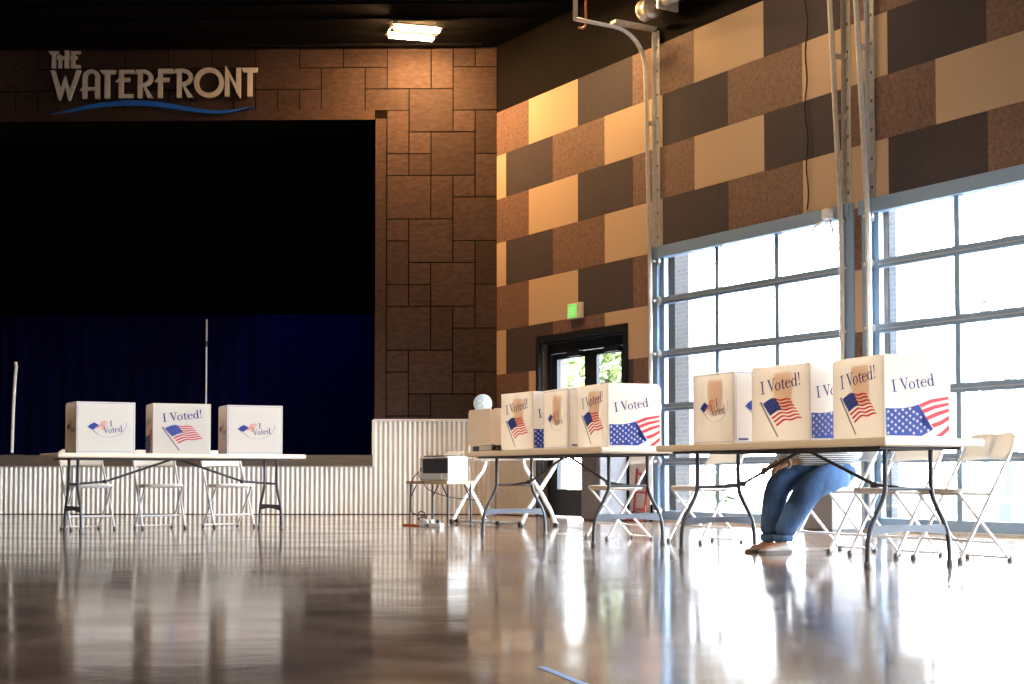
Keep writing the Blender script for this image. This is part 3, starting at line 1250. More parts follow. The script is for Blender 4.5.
def side_flag_polys(Wd, Hh):
    F = lambda x, y: ((x - 165) / 425 * Wd, (582 - y) / 570 * Hh)
    out = []
    top = [(175, 378), (215, 380), (255, 379), (300, 375), (345, 364), (385, 350)]
    right = [(385, 350), (395, 380), (410, 412), (432, 450), (455, 485), (475, 520)]
    bot = [(178, 563), (230, 563), (290, 563), (345, 563), (400, 566), (475, 520)]
    for i in range(5):
        out.append((M_BLUE, [F(*top[i]), F(*top[i + 1]), F(*bot[i + 1]), F(*bot[i])]))
    out.append((M_BLUE, [F(385, 350), F(475, 520), F(475, 520), F(400, 500)][:3]))
    out.append((M_BLUE, [F(385, 350), F(410, 412), F(432, 450), F(475, 520), F(400, 500)]))
    bands = [((388, 350), (398, 372), (460, 315), (577, 293), (577, 312), (470, 338)),
             ((402, 388), (414, 412), (480, 355), (577, 334), (577, 354), (490, 378)),
             ((426, 436), (440, 458), (500, 400), (578, 374), (578, 398), (510, 425)),
             ((462, 484), (478, 508), (520, 462), (579, 424), (579, 452), (530, 486)),
             ((490, 566), (530, 566), (530, 535), (580, 488), (580, 520), (555, 545))]
    for a, b, m1, r0, r1, m2 in bands:
        out.append((M_RED, [F(*a), F(*m1), F(*m2), F(*b)]))
        out.append((M_RED, [F(*m1), F(*r0), F(*r1), F(*m2)]))
    stars = []
    for r in range(8):
        for c in range(6):
            x = 190 + c * 46 + 23 * (r % 2)
            y = 402 + r * 24 - c * 7 - 3 * (r % 2) - (6 if c > 3 else 0)
            xr = 372 + (y - 350) * .55
            if x < xr - 12 and y < 552 and x > 182:
                p = F(x, y)
                for q in star5(p[0], p[1], .0118):
                    stars.append((M_STAR, q))
    return out, stars


def logo_polys(Wd, Hh, sx=1.):
    F = lambda x, y: ((.5 + ((x - 622) / 333 - .5) * sx) * Wd, (405 - y) / 320 * Hh)
    out = [(M_BLUE, [F(684, 243), F(700, 226), F(722, 214), F(752, 232), F(736, 246), F(718, 260)])]
    for k in range(4):
        t0, t1 = k / 4, k / 4 + .16
        a0, a1 = (722 + 0, 214), (752 - 34 + 8, 262)
        P0 = lambda t: (724 + 4 * t + (30 if t < .55 else -4) * 1.0, 214 + 46 * t)
        x0, y0 = P0(t0); x1, y1 = P0(t1)
        out.append((M_PINK, [F(x0, y0), F(x0 + 26, y0 - 12), F(x1 + 26, y1 - 12), F(x1, y1)]))
        out.append((M_PINK, [F(x0 + 26, y0 - 12), F(800 - 8 * k, 212 + 14 * k), F(800 - 8 * k, 221 + 14 * k), F(x1 + 26, y1 - 12)]))
    out.append((M_POLE, [F(682, 240), F(686, 238), F(752, 292), F(749, 294)]))
    ar = [F(*p) for p in arc(800, 222, 105, -.10, 2.1, 20, 84)]
    for q in strip(ar, [.0035 - .0025 * i / 20 for i in range(21)]):
        out.append((M_INK, q))
    h = 40 / 320 * Hh
    for p in text_polys('I', *F(810, 238), h * .9, 1.25 * sx, .1) + text_polys('Voted', *F(776, 284), h, 1.02 * sx, .12):
        out.append((M_INK, p))
    return out


def frame_polys(Wd, Hh, ins=.012, w=.0035):
    a, b, c, d = ins, Wd - ins, ins, Hh - ins
    return [(M_EDGE, rect(a, c, b, c + w)), (M_EDGE, rect(a, d - w, b, d)), (M_EDGE, rect(a, c, a + w, d)), (M_EDGE, rect(b - w, c, b, d))]


def make_booth(label, kind, loc, rotz):
    t = thing('voting_booth', label, 'voting booth', loc, rotz, 'tabletop cardboard voting booths')
    th = .006
    m = MB()
    m.box((-BL / 2, -BD / 2, 0), (BL / 2, -BD / 2 + th, BH), M_CARD, bev=.0025)
    m.build('front_panel', t)
    prof = [(-BD / 2 + th, 0), (BD / 2, 0), (BD / 2, BH - .05)] + [(BD / 2 - .05 + .05 * cos(a), BH - .05 + .05 * sin(a)) for a in [i * PI / 12 for i in range(1, 7)]] + [(-BD / 2 + th, BH)]
    sides = []
    for sx in (-1, 1):
        m = MB()
        x = BL / 2 - th if sx > 0 else -BL / 2
        m.prism(prof, lambda u, v: (x, u, v), (th, 0, 0), M_CARD)
        sides.append(m.build('side_panel', t))
    m = MB()
    m.box((-BL / 2 + th, -BD / 2 + th, 0), (BL / 2 - th, BD / 2 - .02, .004), M_CARD)
    m.build('base_panel', t)
    m = MB()      # instruction sheet fixed to the inside of the front panel
    m.box((-.065, -BD / 2 + th + .004, .20), (.115, -BD / 2 + th + .006, .43), M_SHEET)
    m.build('instruction_sheet', t)

    def put(polys, where, name, lift=.0012):
        mb = MB()
        e = lift
        for it in polys:
            mt, p = it[0], it[1]
            e = lift + (it[2] if len(it) > 2 else 0)
            if where == 'front':
                f = [(u - BL / 2, -BD / 2 - e, v) for u, v in p]
            elif where == 'right':
                f = [(BL / 2 + e, u - BD / 2, v) for u, v in p]
            else:
                f = [(-BL / 2 - e, BD / 2 - u, v) for u, v in p]
            mb.face(f, mt)
        return mb.build(name, t, recalc=False)
    F = lambda x, y: ((x - 92) / 372 * BL, (612 - y - (x - 95) * .073 * (612 - y) / 505) / 510 * BH)
    if kind == 'flag':
        fl, st = flag_polys(F)
        put(fl + [(a, b, .0008) for a, b in st], 'front', 'printed_flag')
        put([(M_INK, p) for p in text_polys('I Voted!', .17 * BL, .625 * BH, .168 * BH, 1.20, math.radians(7))], 'front', 'lettering')
        for w in ('right', 'left'):
            fl, st = side_flag_polys(BD, BH)
            put(fl + [(a, b, .0008) for a, b in st], w, 'printed_flag')
            put([(M_INK, p) for p in text_polys('I Voted', .125 * BD, .545 * BH, .148 * BH, 1.12, math.radians(9))], w, 'lettering')
    else:
        put(logo_polys(BL, BH), 'front', 'printed_logo')
        put(frame_polys(BL, BH), 'front', 'border_line', .001)
        for w in ('right', 'left'):
            put(logo_polys(BD, BH, 1.0), w, 'printed_logo')
            put(frame_polys(BD, BH) + [(M_INK, rect(.03, .022, .105, .034))], w, 'border_line', .001)
    return t


TZ = .7455
def booth_at(corner, ang, kind, label, first, right):
    """corner: nearest bottom corner on the table; ang: direction of the long face (local x)"""
    ux = Vector((cos(ang), sin(ang), 0)); uy = Vector((-sin(ang), cos(ang), 0))
    c = corner + (-ux if right else ux) * (BL / 2) + uy * (BD / 2)
    loc = (c.x, c.y, TZ)
    if first is None:
        return make_booth(label, kind, loc, ang)
    return dup(first, loc, ang, label)


fl = lambda base, ax, vx, a, b: base + ax * a + vx * b
R_ = math.radians
bA = booth_at(fl(CL, UL, VL, -1.03, -.27), R_(30.5), 'logo', 'white booth with small flag logo, leftmost on the table by the stage', None, False)
bB = booth_at(fl(CL, UL, VL, -.3075, -.27), R_(23.5), 'flag', 'white booth reading I Voted! over a flag, middle of the table by the stage', None, False)
booth_at(fl(CL, UL, VL, .43, -.27), R_(23.5), 'logo', 'white booth with small flag logo, rightmost on the table by the stage', bA, False)
ang = lambda phi: R_(phi) - PI / 2
booth_at(fl(C2, WR, VR, .09, -.27), ang(30), 'flag', 'far booth with flag on the middle table, beside the beige privacy screen', bB, True)
booth_at(fl(C2, WR, VR, -.50, -.26), ang(20.5), 'logo', 'booth with small logo on the middle table, between two flag booths', bA, True)
booth_at(fl(C2, WR, VR, -1.15, -.27), ang(23.5), 'flag', 'booth with I Voted! and large flag at the near end of the middle table', bB, True)
booth_at(fl(C1, WR, VR, .389, -.27), ang(24), 'logo', 'booth with small logo at the far end of the nearest table', bA, True)
booth_at(fl(C1, WR, VR, -.418, -.27), ang(32), 'flag', 'flag booth in the middle of the nearest table, directly in front of the seated person', bB, True)
booth_at(fl(C1, WR, VR, -1.10, -.27), ang(20.5), 'flag', 'nearest and largest booth, reading I Voted! with big flag on its side', bB, True)


# ================================================================== FOLDING CHAIRS
def make_chair(label, loc, rotz):
    t = thing('folding_chair', label, 'chair', loc, rotz, 'white folding chairs')
    m = MB()     # seat, rounded plate
    n = 28
    rim = []
    for i in range(n):
        a = 2 * PI * i / n
        c, s = cos(a), sin(a)
        x = .195 * (abs(c) ** .45) * (1 if c > 0 else -1)
        y = .205 * (abs(s) ** .45) * (1 if s > 0 else -1)
        rim.append((x + .02, y * (1 - .06 * (x < 0))))
    vs = []
    for sc_, z in ((.96, .425), (1, .432), (1, .446), (.96, .453)):
        vs += [((x - .02) * sc_ + .02, y * sc_, z - .006 * (x < 0)) for x, y in rim]
    vs += [(.02, 0, .425), (.02, 0, .446)]
    fs = []
    for j in range(3):
        for i in range(n):
            fs.append((j * n + i, j * n + (i + 1) % n, (j + 1) * n + (i + 1) % n, (j + 1) * n + i))
    for i in range(n):
        fs.append((4 * n, (i + 1) % n, i))
        fs.append((4 * n + 1, 3 * n + i, 3 * n + (i + 1) % n))
    m.mesh(vs, fs, M_CHAIR, False)
    m.build('seat', t)
    m = MB()     # curved backrest
    ny, nz = 16, 6
    vs = []
    for k in (0, 1):
        for j in range(nz + 1):
            for i in range(ny + 1):
                u = -1 + 2 * i / ny
                w = j / nz
                top = .80 - .05 * max(0, abs(u) - .78) ** 1.5 / .22 ** 1.5
                lo = .625 + .012 * (1 - u * u)
                z = lo + (top - lo) * w
                x = -.205 - (z - .62) * .42 - .035 * (1 - u * u) + .016 * k
                vs.append((x, u * .222, z))
    q = (nz + 1) * (ny + 1)
    fs = []
    for k in (0, 1):
        for j in range(nz):
            for i in range(ny):
                a = k * q + j * (ny + 1) + i
                fs.append((a, a + 1, a + ny + 2, a + ny + 1))
    for i in range(ny):
        fs.append((i, i + 1, q + i + 1, q + i))
        a = nz * (ny + 1) + i
        fs.append((a, a + 1, q + a + 1, q + a))
    for j in range(nz):
        a = j * (ny + 1)
        fs.append((a, a + ny + 1, q + a + ny + 1, q + a))
        a += ny
        fs.append((a, a + ny + 1, q + a + ny + 1, q + a))
    m.mesh(vs, fs, M_CHAIR, True)
    m.build('backrest', t)
    for sy in (-1, 1):
        m = MB()
        m.tube([(-.262, sy * .208, .775), (-.235, sy * .212, .70), (-.05, sy * .215, .40), (.13, sy * .215, .11), (.19, sy * .215, .012)], .0115, M_CHAIRT, 8)
        o = m.build('front_leg', t)
        c = MB()
        c.lathe([(0, 0), (.016, 0), (.016, .03), (.012, .034)], M_CAP, 10, (.19, sy * .215, 0))
        c.build('foot_cap', o)
        m = MB()
        m.tube([(.17, sy * .19, .428), (.05, sy * .19, .30), (-.14, sy * .19, .10), (-.215, sy * .19, .022)], .0105, M_CHAIRT, 8)
        o = m.build('rear_leg', t)
        c = MB()
        c.lathe([(0, 0), (.015, 0), (.015, .03), (.011, .034)], M_CAP, 10, (-.225, sy * .19, 0))
        c.build('foot_cap', o)
    for pts, r in (([(-.215, -.19, .028), (-.222, -.15, .024), (-.222, .15, .024), (-.215, .19, .028)], .0085), ([(-.12, -.19, .12), (-.12, .19, .12)], .007),
                   ([(.115, -.215, .135), (.115, .215, .135)], .0085), ([(-.08, -.215, .418), (-.08, .215, .418)], .0085), ([(.15, -.19, .420), (.15, .19, .420)], .0085)):
        m = MB()
        m.tube(pts, r, M_CHAIRT, 8)
        m.build('stretcher', t)
    return t


def ch(base, ax, vx, a, b):
    p = base + ax * a + vx * b
    return (p.x, p.y, 0)


RL = math.atan2(-VL.y, -VL.x)
RR = math.atan2(-VR.y, -VR.x)
c0 = make_chair('white folding chair behind the leftmost booth of the table by the stage', ch(CL, UL, VL, -.684, .65), RL + .05)
dup(c0, ch(CL, UL, VL, .043, .65), RL - .04, 'white folding chair behind the middle booth of the table by the stage')
dup(c0, ch(CL, UL, VL, .774, .66), RL + .02, 'white folding chair behind the rightmost booth of the table by the stage')
dup(c0, ch(C2, WR, VR, .10, .53), RR - .10, 'white folding chair pushed under the middle table, in front of the dark door')
dup(c0, ch(C2, WR, VR, -.80, .80), RR + .05, 'white folding chair standing free between the middle and the nearest table')
PCH = ch(C1, WR, VR, .68, .74)
dup(c0, PCH, RR, 'white folding chair on which the person in jeans sits')
dup(c0, ch(C1, WR, VR, .02, .74), RR + .06, 'empty white folding chair just right of the seated person')
dup(c0, ch(C1, WR, VR, -.60, .74), RR - .03, 'empty white folding chair at the near end of the nearest table, far right')


# ================================================================== VOTING MACHINE AND STAND
p = C2 + WR * .97 + VR * (-.10)
vm = thing('ballot_marking_machine', 'ballot machine behind a beige rounded privacy screen at the far end of the middle table', 'voting machine', (p.x, p.y, TZ), ang(26))
m = MB()
rp = [(-.20, .055)] + [(-.24 + .03 - .03 * cos(a), .055 + .03 - .03 * sin(a)) for a in [PI / 2 - i * PI / 8 for i in range(0, 5)]]
def rrect(x0, z0, x1, z1, r):
    out = []
    for cx, cz, a0 in ((x1 - r, z0 + r, -PI / 2), (x1 - r, z1 - r, 0), (x0 + r, z1 - r, PI / 2), (x0 + r, z0 + r, PI)):
        out += [(cx + r * cos(a0 + i * PI / 10), cz + r * sin(a0 + i * PI / 10)) for i in range(6)]
    return out
m.prism(rrect(-.235, .05, .26, .365, .035), lambda u, v: (u, -.245, v), (0, .012, 0), M_BEIGE)
m.build('privacy_screen', vm)
m = MB()
m.prism(rrect(-.232, .05, .16, .365, .035), lambda u, v: (.25, u, v), (.010, 0, 0), M_BEIGE)
m.build('side_wing', vm)
m = MB()
m.box((-.08, -.20, .0), (.22, .16, .06), M_BLACKP, bev=.015)
m.box((-.22, -.215, .0), (-.06, -.19, .05), M_BLACKP, bev=.01)
m.build('base', vm)
m = MB()
m.box((-.05, -.225, .005), (.18, -.20, .045), M_GALV, bev=.006)
m.build('front_plate', vm)
m = MB()
m.box((-.07, .02, .06), (.20, .05, .32), M_BLACKP, bev=.01)
m.build('screen', vm)
p = C2 + WR * 1.16 + VR * (-.225)
fan = thing('desk_fan', 'small pale blue round fan showing above the beige privacy screen', 'fan', (p.x, p.y, TZ), .1)
m = MB()
m.lathe([(0, 0), (.05, 0), (.05, .012), (.018, .03), (.015, .35), (0, .35)], M_WHITEP, 20)
m.build('stand', fan)
m = MB()
m.lathe([(0, -.04), (.04, -.036), (.068, -.024), (.076, 0), (.068, .024), (.04, .036), (0, .04)], M_PALEBLUE, 24, (0, -.02, .425), 'y')
m.build('fan_head', fan)
m = MB()
m.lathe([(.077, -.006), (.082, -.006), (.082, .006), (.077, .006), (.077, -.006)], M_WHITEP, 28, (0, -.02, .425), 'y')
for k in range(5):
    a = k * 2 * PI / 5
    m.tube([(0, -.066, .425), (.04 * cos(a), -.062, .425 + .04 * sin(a)), (.076 * cos(a), -.02, .425 + .076 * sin(a))], .003, M_WHITEP, 5)
m.build('guard', fan)

xs_ = thing('cart_stand', 'white tubular X-legged stand with floor bar behind the middle table', 'stand', (-.515, 16.45, 0), -TH)
for sx in (-1, 1):
    x = sx * .76
    m = MB()
    m.tube([(x, .21, .70), (x, .19, .62), (x, .10, .50), (x, -.02, .34), (x, -.13, .18), (x, -.22, .02)], .022, M_WHITEP, 10)
    m.tube([(x + .03, -.21, .70), (x + .03, -.19, .62), (x + .03, -.10, .50), (x + .03, .02, .34), (x + .03, .12, .18), (x + .03, .19, .02)], .022, M_WHITEP, 10)
    m.build('x_leg', xs_)
    for y in (-.22, .19):
        m = MB()
        m.lathe([(0, 0), (.03, 0), (.03, .04), (.022, .05)], M_BLACKP, 12, (x + (.03 if y > 0 else 0), y, 0))
        m.build('foot', xs_)
m = MB()
m.tube([(-.80, -.22, .035), (-.7, -.22, .03), (.6, -.22, .03), (.72, -.20, .05), (.76, -.15, .14)], .02, M_WHITEP, 10)
for x in (-.62, .30):
    m.lathe([(.021, -.03), (.027, -.03), (.027, .03), (.021, .03)], M_BLACKP, 12, (x, -.22, .03), 'x')
m.build('floor_bar', xs_)
m = MB()
m.box((-.82, -.24, .70), (.84, .24, .72), M_WHITEP, bev=.008)
m.build('top_tray', xs_)

# ================================================================== PRINTER ON SMALL TABLE
K = Vector((-1.069, 15.72, 0))
AP = R_(-52.9)
ux = Vector((cos(AP), sin(AP), 0)); uy = Vector((-sin(AP), cos(AP), 0))
pc = K - ux * .37 + uy * .15
pt = thing('side_table', 'low tan side table with thin black legs under the printer', 'table', (pc.x, pc.y, 0), AP)
m = MB()
m.box((-.41, -.18, .445), (.41, .18, .48), M_TANTOP, bev=.006)
m.build('tabletop', pt)
for sx in (-1, 1):
    for sy in (-1, 1):
        m = MB()
        m.tube([(sx * .37, sy * .14, .445), (sx * .375, sy * .145, .01)], .012, M_TLEG, 8)
        m.tube([(sx * .37, sy * .14, .30), (sx * .25, sy * .14, .44)], .007, M_TLEG, 6)
        o = m.build('leg', pt)
        c = MB()
        c.lathe([(0, 0), (.017, 0), (.017, .025), (.012, .03)], M_CAP, 10, (sx * .375, sy * .145, 0))
        c.build('foot_cap', o)
pp = K - ux * .29 + uy * .14
pr = thing('printer', 'white desktop printer with dark front tray on the low side table', 'printer', (pp.x, pp.y, .4805), AP)
m = MB()
m.box((-.28, -.125, 0), (.28, .125, .255), M_WHITEP, bev=.014)
m.build('body', pr)
m = MB()
m.box((-.20, -.138, .08), (.285, -.120, .238), M_DKPRN, bev=.008)
m.build('front_panel', pr)
m = MB()
m.box((-.22, -.11, .255), (.20, .10, .268), M_DKPRN, bev=.006)
m.mesh([(-.06, .02, .265), (.24, .02, .265), (.24, .11, .31), (-.06, .11, .31), (-.06, .02, .27), (.24, .02, .27), (.24, .11, .315), (-.06, .11, .315)],
       [(0, 1, 2, 3), (4, 7, 6, 5), (0, 4, 5, 1), (1, 5, 6, 2), (2, 6, 7, 3), (3, 7, 4, 0)], M_WHITEP)
m.build('paper_tray', pr)
m = MB()
m.box((.02, -.132, .02), (.16, -.120, .07), M_WHITEP)
m.build('output_slot', pr)
m = MB()
m.box((-.262, -.130, .10), (-.235, -.120, .14), M_DKPRN)
m.build('button_panel', pr)
m = MB()
m.box((.279, -.06, .15), (.2825, .08, .16), M_GALV)
m.build('side_groove', pr)
m = MB()
m.box((.279, -.06, .17), (.2825, .0, .23), M_PALEBLUE)
m.build('side_vent', pr)


def gp(a, b, z=0):
    q = K + ux * a + uy * b
    return (q.x, q.y, z)


def cable(name, label, pts, r, m, cat='cable'):
    # smooth the polyline
    P = [Vector(p) for p in pts]
    for _ in range(3):
        Q = [P[0]]
        for i in range(len(P) - 1):
            Q += [P[i] * .75 + P[i + 1] * .25, P[i] * .25 + P[i + 1] * .75]
        Q.append(P[-1])
        P = Q
    mb = MB()
    o0 = Vector((P[0].x, P[0].y, 0))
    mb.tube([p - o0 for p in P], r, m, 6)
    o = mb.build(name)
    o.location = o0
    return tag(o, label, cat)


cable('power_cable', 'thin black cable looping from the printer front down to the floor', [gp(-.50, -.03, .58), gp(-.54, -.07, .53), gp(-.60, -.07, .45), gp(-.62, -.06, .25), gp(-.60, -.07, .13), gp(-.40, -.07, .12), gp(-.22, -.10, .10), gp(-.18, -.16, .02), gp(-.05, -.2, .008)], .006, M_BLACKP)
cable('power_cable', 'black cable hanging from the printer across the front of the low side table', [gp(-.50, -.035, .56), gp(-.46, -.06, .53), gp(-.36, -.07, .47), gp(-.30, -.07, .40), gp(-.14, -.05, .35), gp(.02, .06, .30), gp(.12, .3, .28)], .005, M_BLACKP)
cable('power_cable', 'tangled black cable coiled above the power strip', [gp(-.30, -.10, .02), gp(-.42, -.12, .10), gp(-.36, -.10, .17), gp(-.22, -.12, .13), gp(-.18, -.14, .05), gp(-.30, -.17, .03), gp(-.38, -.14, .08), gp(-.24, -.12, .11), gp(-.12, -.16, .012)], .006, M_BLACKP)
cable('extension_cord', 'bright orange extension cord lying on the floor under the side table', [gp(-.70, -.10, .010), gp(-.62, -.14, .010), gp(-.50, -.12, .011), gp(-.40, -.15, .010), gp(-.28, -.12, .010), gp(-.24, -.15, .010)], .013, M_ORANGE, 'cord')
q = gp(-.12, -.12)
ps = thing('power_strip', 'white power strip with plugs on the floor under the side table', 'power strip', q, AP + .2)
m = MB()
m.box((-.16, -.03, 0), (.16, .03, .04), M_WHITEP, bev=.008)
m.build('body', ps)
for x in (-.09, .0, .11):
    m = MB()
    m.box((x - .022, -.02, .038), (x + .022, .02, .075), M_BLACKP if x > .05 else M_WHITEP, bev=.006)
    m.build('plug', ps)
# chain of cables hanging at the back wall behind the stand
cable('hanging_cable', 'thin looped cable hanging behind the white X-legged stand', [(-1.01, 18.9, .95), (-1.02, 18.9, .82), (-.98, 18.9, .72), (-1.03, 18.9, .64), (-1.0, 18.9, .55), (-1.02, 18.9, .42), (-1.0, 18.9, .28), (-1.02, 18.9, .012)], .007, M_GALV)


# ================================================================== BINS, HAND TRUCK, TAPE, BAG
def make_bin(label, loc, h):
    t = thing('waste_bin', label, 'bin', loc, -TH, 'square grey waste bins')
    m = MB()
    m.box((-.41, 0, .02), (0, .38, h), M_BINDARK, bev=.012)
    m.box((-.39, .02, 0), (-.02, .36, .02), M_CAP)
    m.build('body', t)
    m = MB()
    m.box((-.425, -.015, h), (.015, .395, h + .05), M_BINDARK, bev=.015)
    m.box((-.33, -.018, h - .20), (-.08, .002, h - .04), M_CAP, bev=.006)
    m.build('lid', t)
    return t


b1 = make_bin('square grey bin in front of the double glass door', (.583, 17.6, 0), .78)
dup(b1, (2.648, 14.25, 0), -TH, 'square grey bin between the two overhead doors, behind the seated person')

p = W(3.545, .10, 0)
ht = thing('hand_truck', 'small red hand truck leaning by the corrugated panel left of the first overhead door', 'hand truck', tuple(p), -TH)
m = MB()
for x in (-.11, .11):
    m.tube([(x, 0, .05), (x, .03, .35), (x, .055, .62)], .013, M_REDP, 8)
for z, y in ((.14, .01), (.34, .03), (.56, .05)):
    m.tube([(-.11, y, z), (.11, y, z)], .011, M_REDP, 8)
m.build('frame', ht)
m = MB()
m.box((-.12, -.12, .012), (.12, .02, .022), M_REDP)
m.build('toe_plate', ht)
for x in (-.135, .135):
    m = MB()
    m.lathe([(0, -.02), (.05, -.02), (.06, -.012), (.06, .012), (.05, .02), (0, .02)], M_CAP, 16, (x, .03, .06), 'x')
    m.build('wheel', ht)
m = MB()
m.box((.02, .0, .42), (.10, .06, .56), M_BLACKP, bev=.01)
m.build('grip', ht)

mb = MB()
a = Vector((-.025, 4.21, 0)); b_ = Vector((.125, 3.74, 0))
dd = (b_ - a).normalized(); nn = Vector((-dd.y, dd.x, 0)) * .012
mb.face([tuple(v + Vector((0, 0, .0012))) for v in (nn, -nn, b_ - a - nn, b_ - a + nn)], M_TAPE)
mb.face([tuple(v + Vector((0, 0, .0006))) for v in (nn, -nn, b_ - a - nn, b_ - a + nn)], M_TAPE)
o = mb.build('floor_tape')
o.location = a
tag(o, 'strip of pale blue tape stuck to the floor in the foreground', 'tape')

# olive bag hung over the backrest of the empty chair right of the person
cx = Vector(ch(C1, WR, VR, .02, .74))
p = W(7.12, .10, 0)
bag = thing('tote_bag', 'olive green cloth bag hanging on the wall pier between the overhead doors', 'bag', (p.x, p.y, .30), -TH)
m = MB()
vs, fs = [], []
for j in range(9):
    z = .48 * j / 8
    for i in range(16):
        a_ = 2 * PI * i / 16
        w = .13 * (1 - .10 * (j == 8) + .05 * sin(j))
        d_ = .06 * (1 - .55 * (j / 8) ** 2)
        vs.append((w * cos(a_), d_ * sin(a_) * (1 + .15 * sin(3 * a_)), z))
for j in range(8):
    for i in range(16):
        fs.append((j * 16 + i, j * 16 + (i + 1) % 16, (j + 1) * 16 + (i + 1) % 16, (j + 1) * 16 + i))
fs.append(list(range(16))[::-1]); fs.append([128 + i for i in range(16)])
m.mesh(vs, fs, M_OLIVE, True)
m.build('sack', bag)
m = MB()
for y in (-.018, .018):
    m.tube([(-.09, y, .47), (-.07, y, .60), (0, y + .0, .66), (.07, y, .60), (.09, y, .47)], .008, M_OLIVE, 6)
m.build('handle', bag)
m = MB()
m.tube([(0, .10, .67), (0, -.03, .655), (0, -.035, .68)], .006, M_GALV, 6)
m.build('wall_hook', bag)


# ================================================================== PERSON
def skin_obj(name, chains, mt, parent, levels=2, root=None, smooth=True):
    """chains: list of lists of (x,y,z,rx[,ry]); equal coordinates are merged into one joint"""
    vid, vs, rs, es = {}, [], [], []
    roots = []
    for cnk in chains:
        prev = None
        for p in cnk:
            k = (round(p[0], 4), round(p[1], 4), round(p[2], 4))
            if k not in vid:
                vid[k] = len(vs)
                vs.append(k)
                rs.append((p[3], p[4] if len(p) > 4 else p[3]))
                if prev is None:
                    roots.append(vid[k])
            i = vid[k]
            if prev is not None and prev != i:
                es.append((prev, i))
            prev = i
    me = bpy.data.meshes.new(name)
    me.from_pydata(vs, es, [])
    me.materials.append(mt)
    o = bpy.data.objects.new(name, me)
    COL.objects.link(o)
    o.parent = parent
    md = o.modifiers.new('skin', 'SKIN')
    md.use_smooth_shade = True
    md.branch_smoothing = .4
    if not me.skin_vertices:
        bm = bmesh.new(); bm.from_mesh(me)
        bm.verts.layers.skin.verify()
        bm.to_mesh(me); bm.free()
    for i, s in enumerate(me.skin_vertices[0].data):
        s.radius = rs[i]
        s.use_root = i in roots
    sb = o.modifiers.new('sub', 'SUBSURF')
    sb.levels = levels
    sb.render_levels = levels
    return o


# local frame: +x forward (toward the table), +y the person's left (toward the camera)
pers = thing('person', 'person in blue jeans and striped shirt sitting on a white chair behind the nearest table', 'person', (PCH[0], PCH[1], 0), RR)
PEL = (-.05, 0, .560, .07, .07)
body_chains = [
    [PEL, (-.07, 0, .66, .10, .09), (-.02, 0, .80, .11, .095), (.07, 0, .93, .105, .085), (.125, 0, 1.0, .055, .055), (.165, 0, 1.055, .05, .05), (.20, 0, 1.11, .085, .075), (.225, 0, 1.165, .082, .078), (.235, 0, 1.20, .05, .05)],
    [PEL, (-.03, .10, .525, .062), (.14, .145, .505, .078), (.285, .155, .475, .060), (.36, .105, .31, .055), (.43, .04, .14, .036), (.44, .035, .075, .036), (.53, .035, .035, .030), (.60, .04, .028, .022)],
    [PEL, (-.03, -.10, .525, .062), (.20, -.09, .525, .078), (.41, -.07, .50, .060), (.435, -.08, .31, .055), (.455, -.09, .14, .036), (.455, -.09, .075, .036), (.55, -.095, .035, .030), (.62, -.10, .028, .022)],
    [(.07, 0, .93, .105, .085), (.07, .15, .925, .055), (.06, .22, .82, .042), (.08, .225, .705, .034), (.20, .15, .662, .034), (.335, .04, .630, .025), (.38, .01, .615, .022)],
    [(.07, 0, .93, .105, .085), (.07, -.15, .925, .055), (.07, -.22, .82, .042), (.10, -.225, .705, .034), (.22, -.19, .665, .034), (.345, -.115, .632, .025), (.40, -.11, .617, .022)],
]
body = skin_obj('body', body_chains, M_SKIN, pers)
jeans = [
    [(-.08, 0, .60, .160, .150), (-.085, 0, .555, .172, .160), (-.02, .10, .535, .118), (.13, .145, .515, .115), (.285, .155, .470, .104), (.36, .105, .32, .092), (.425, .045, .17, .076), (.44, .035, .115, .076)],
    [(-.085, 0, .555, .172, .160), (-.02, -.10, .535, .118), (.20, -.09, .53, .112), (.405, -.075, .50, .098), (.43, -.08, .32, .090), (.452, -.09, .17, .076), (.455, -.09, .115, .076)],
]
j = skin_obj('jeans', jeans, M_JEANS, pers)
m = MB()
for (x, y) in ((.44, .035), (.455, -.09)):
    m = MB()
    m.lathe([(.055, .080), (.066, .080), (.071, .10), (.070, .125), (.055, .13), (.055, .080)], M_JEANS, 20, (x, y, 0))
    m.build('cuff', j)
shirt = [
    [(-.055, 0, .600, .235, .215), (-.035, 0, .69, .215, .19), (-.01, 0, .77, .185, .165), (.02, 0, .86, .170, .140), (.06, 0, .94, .155, .12), (.11, 0, .985, .075, .075)],
    [(.06, 0, .94, .155, .12), (.065, .155, .93, .085), (.06, .22, .82, .074), (.08, .225, .705, .066), (.20, .15, .665, .058), (.325, .05, .635, .046)],
    [(.06, 0, .94, .155, .12), (.065, -.155, .93, .085), (.07, -.22, .82, .074), (.10, -.225, .705, .066), (.22, -.19, .672, .058), (.335, -.12, .640, .046)],
]
sh = skin_obj('striped_shirt', shirt, M_SHIRT, pers)
sh['label'] = 'white shirt with dark horizontal stripes'
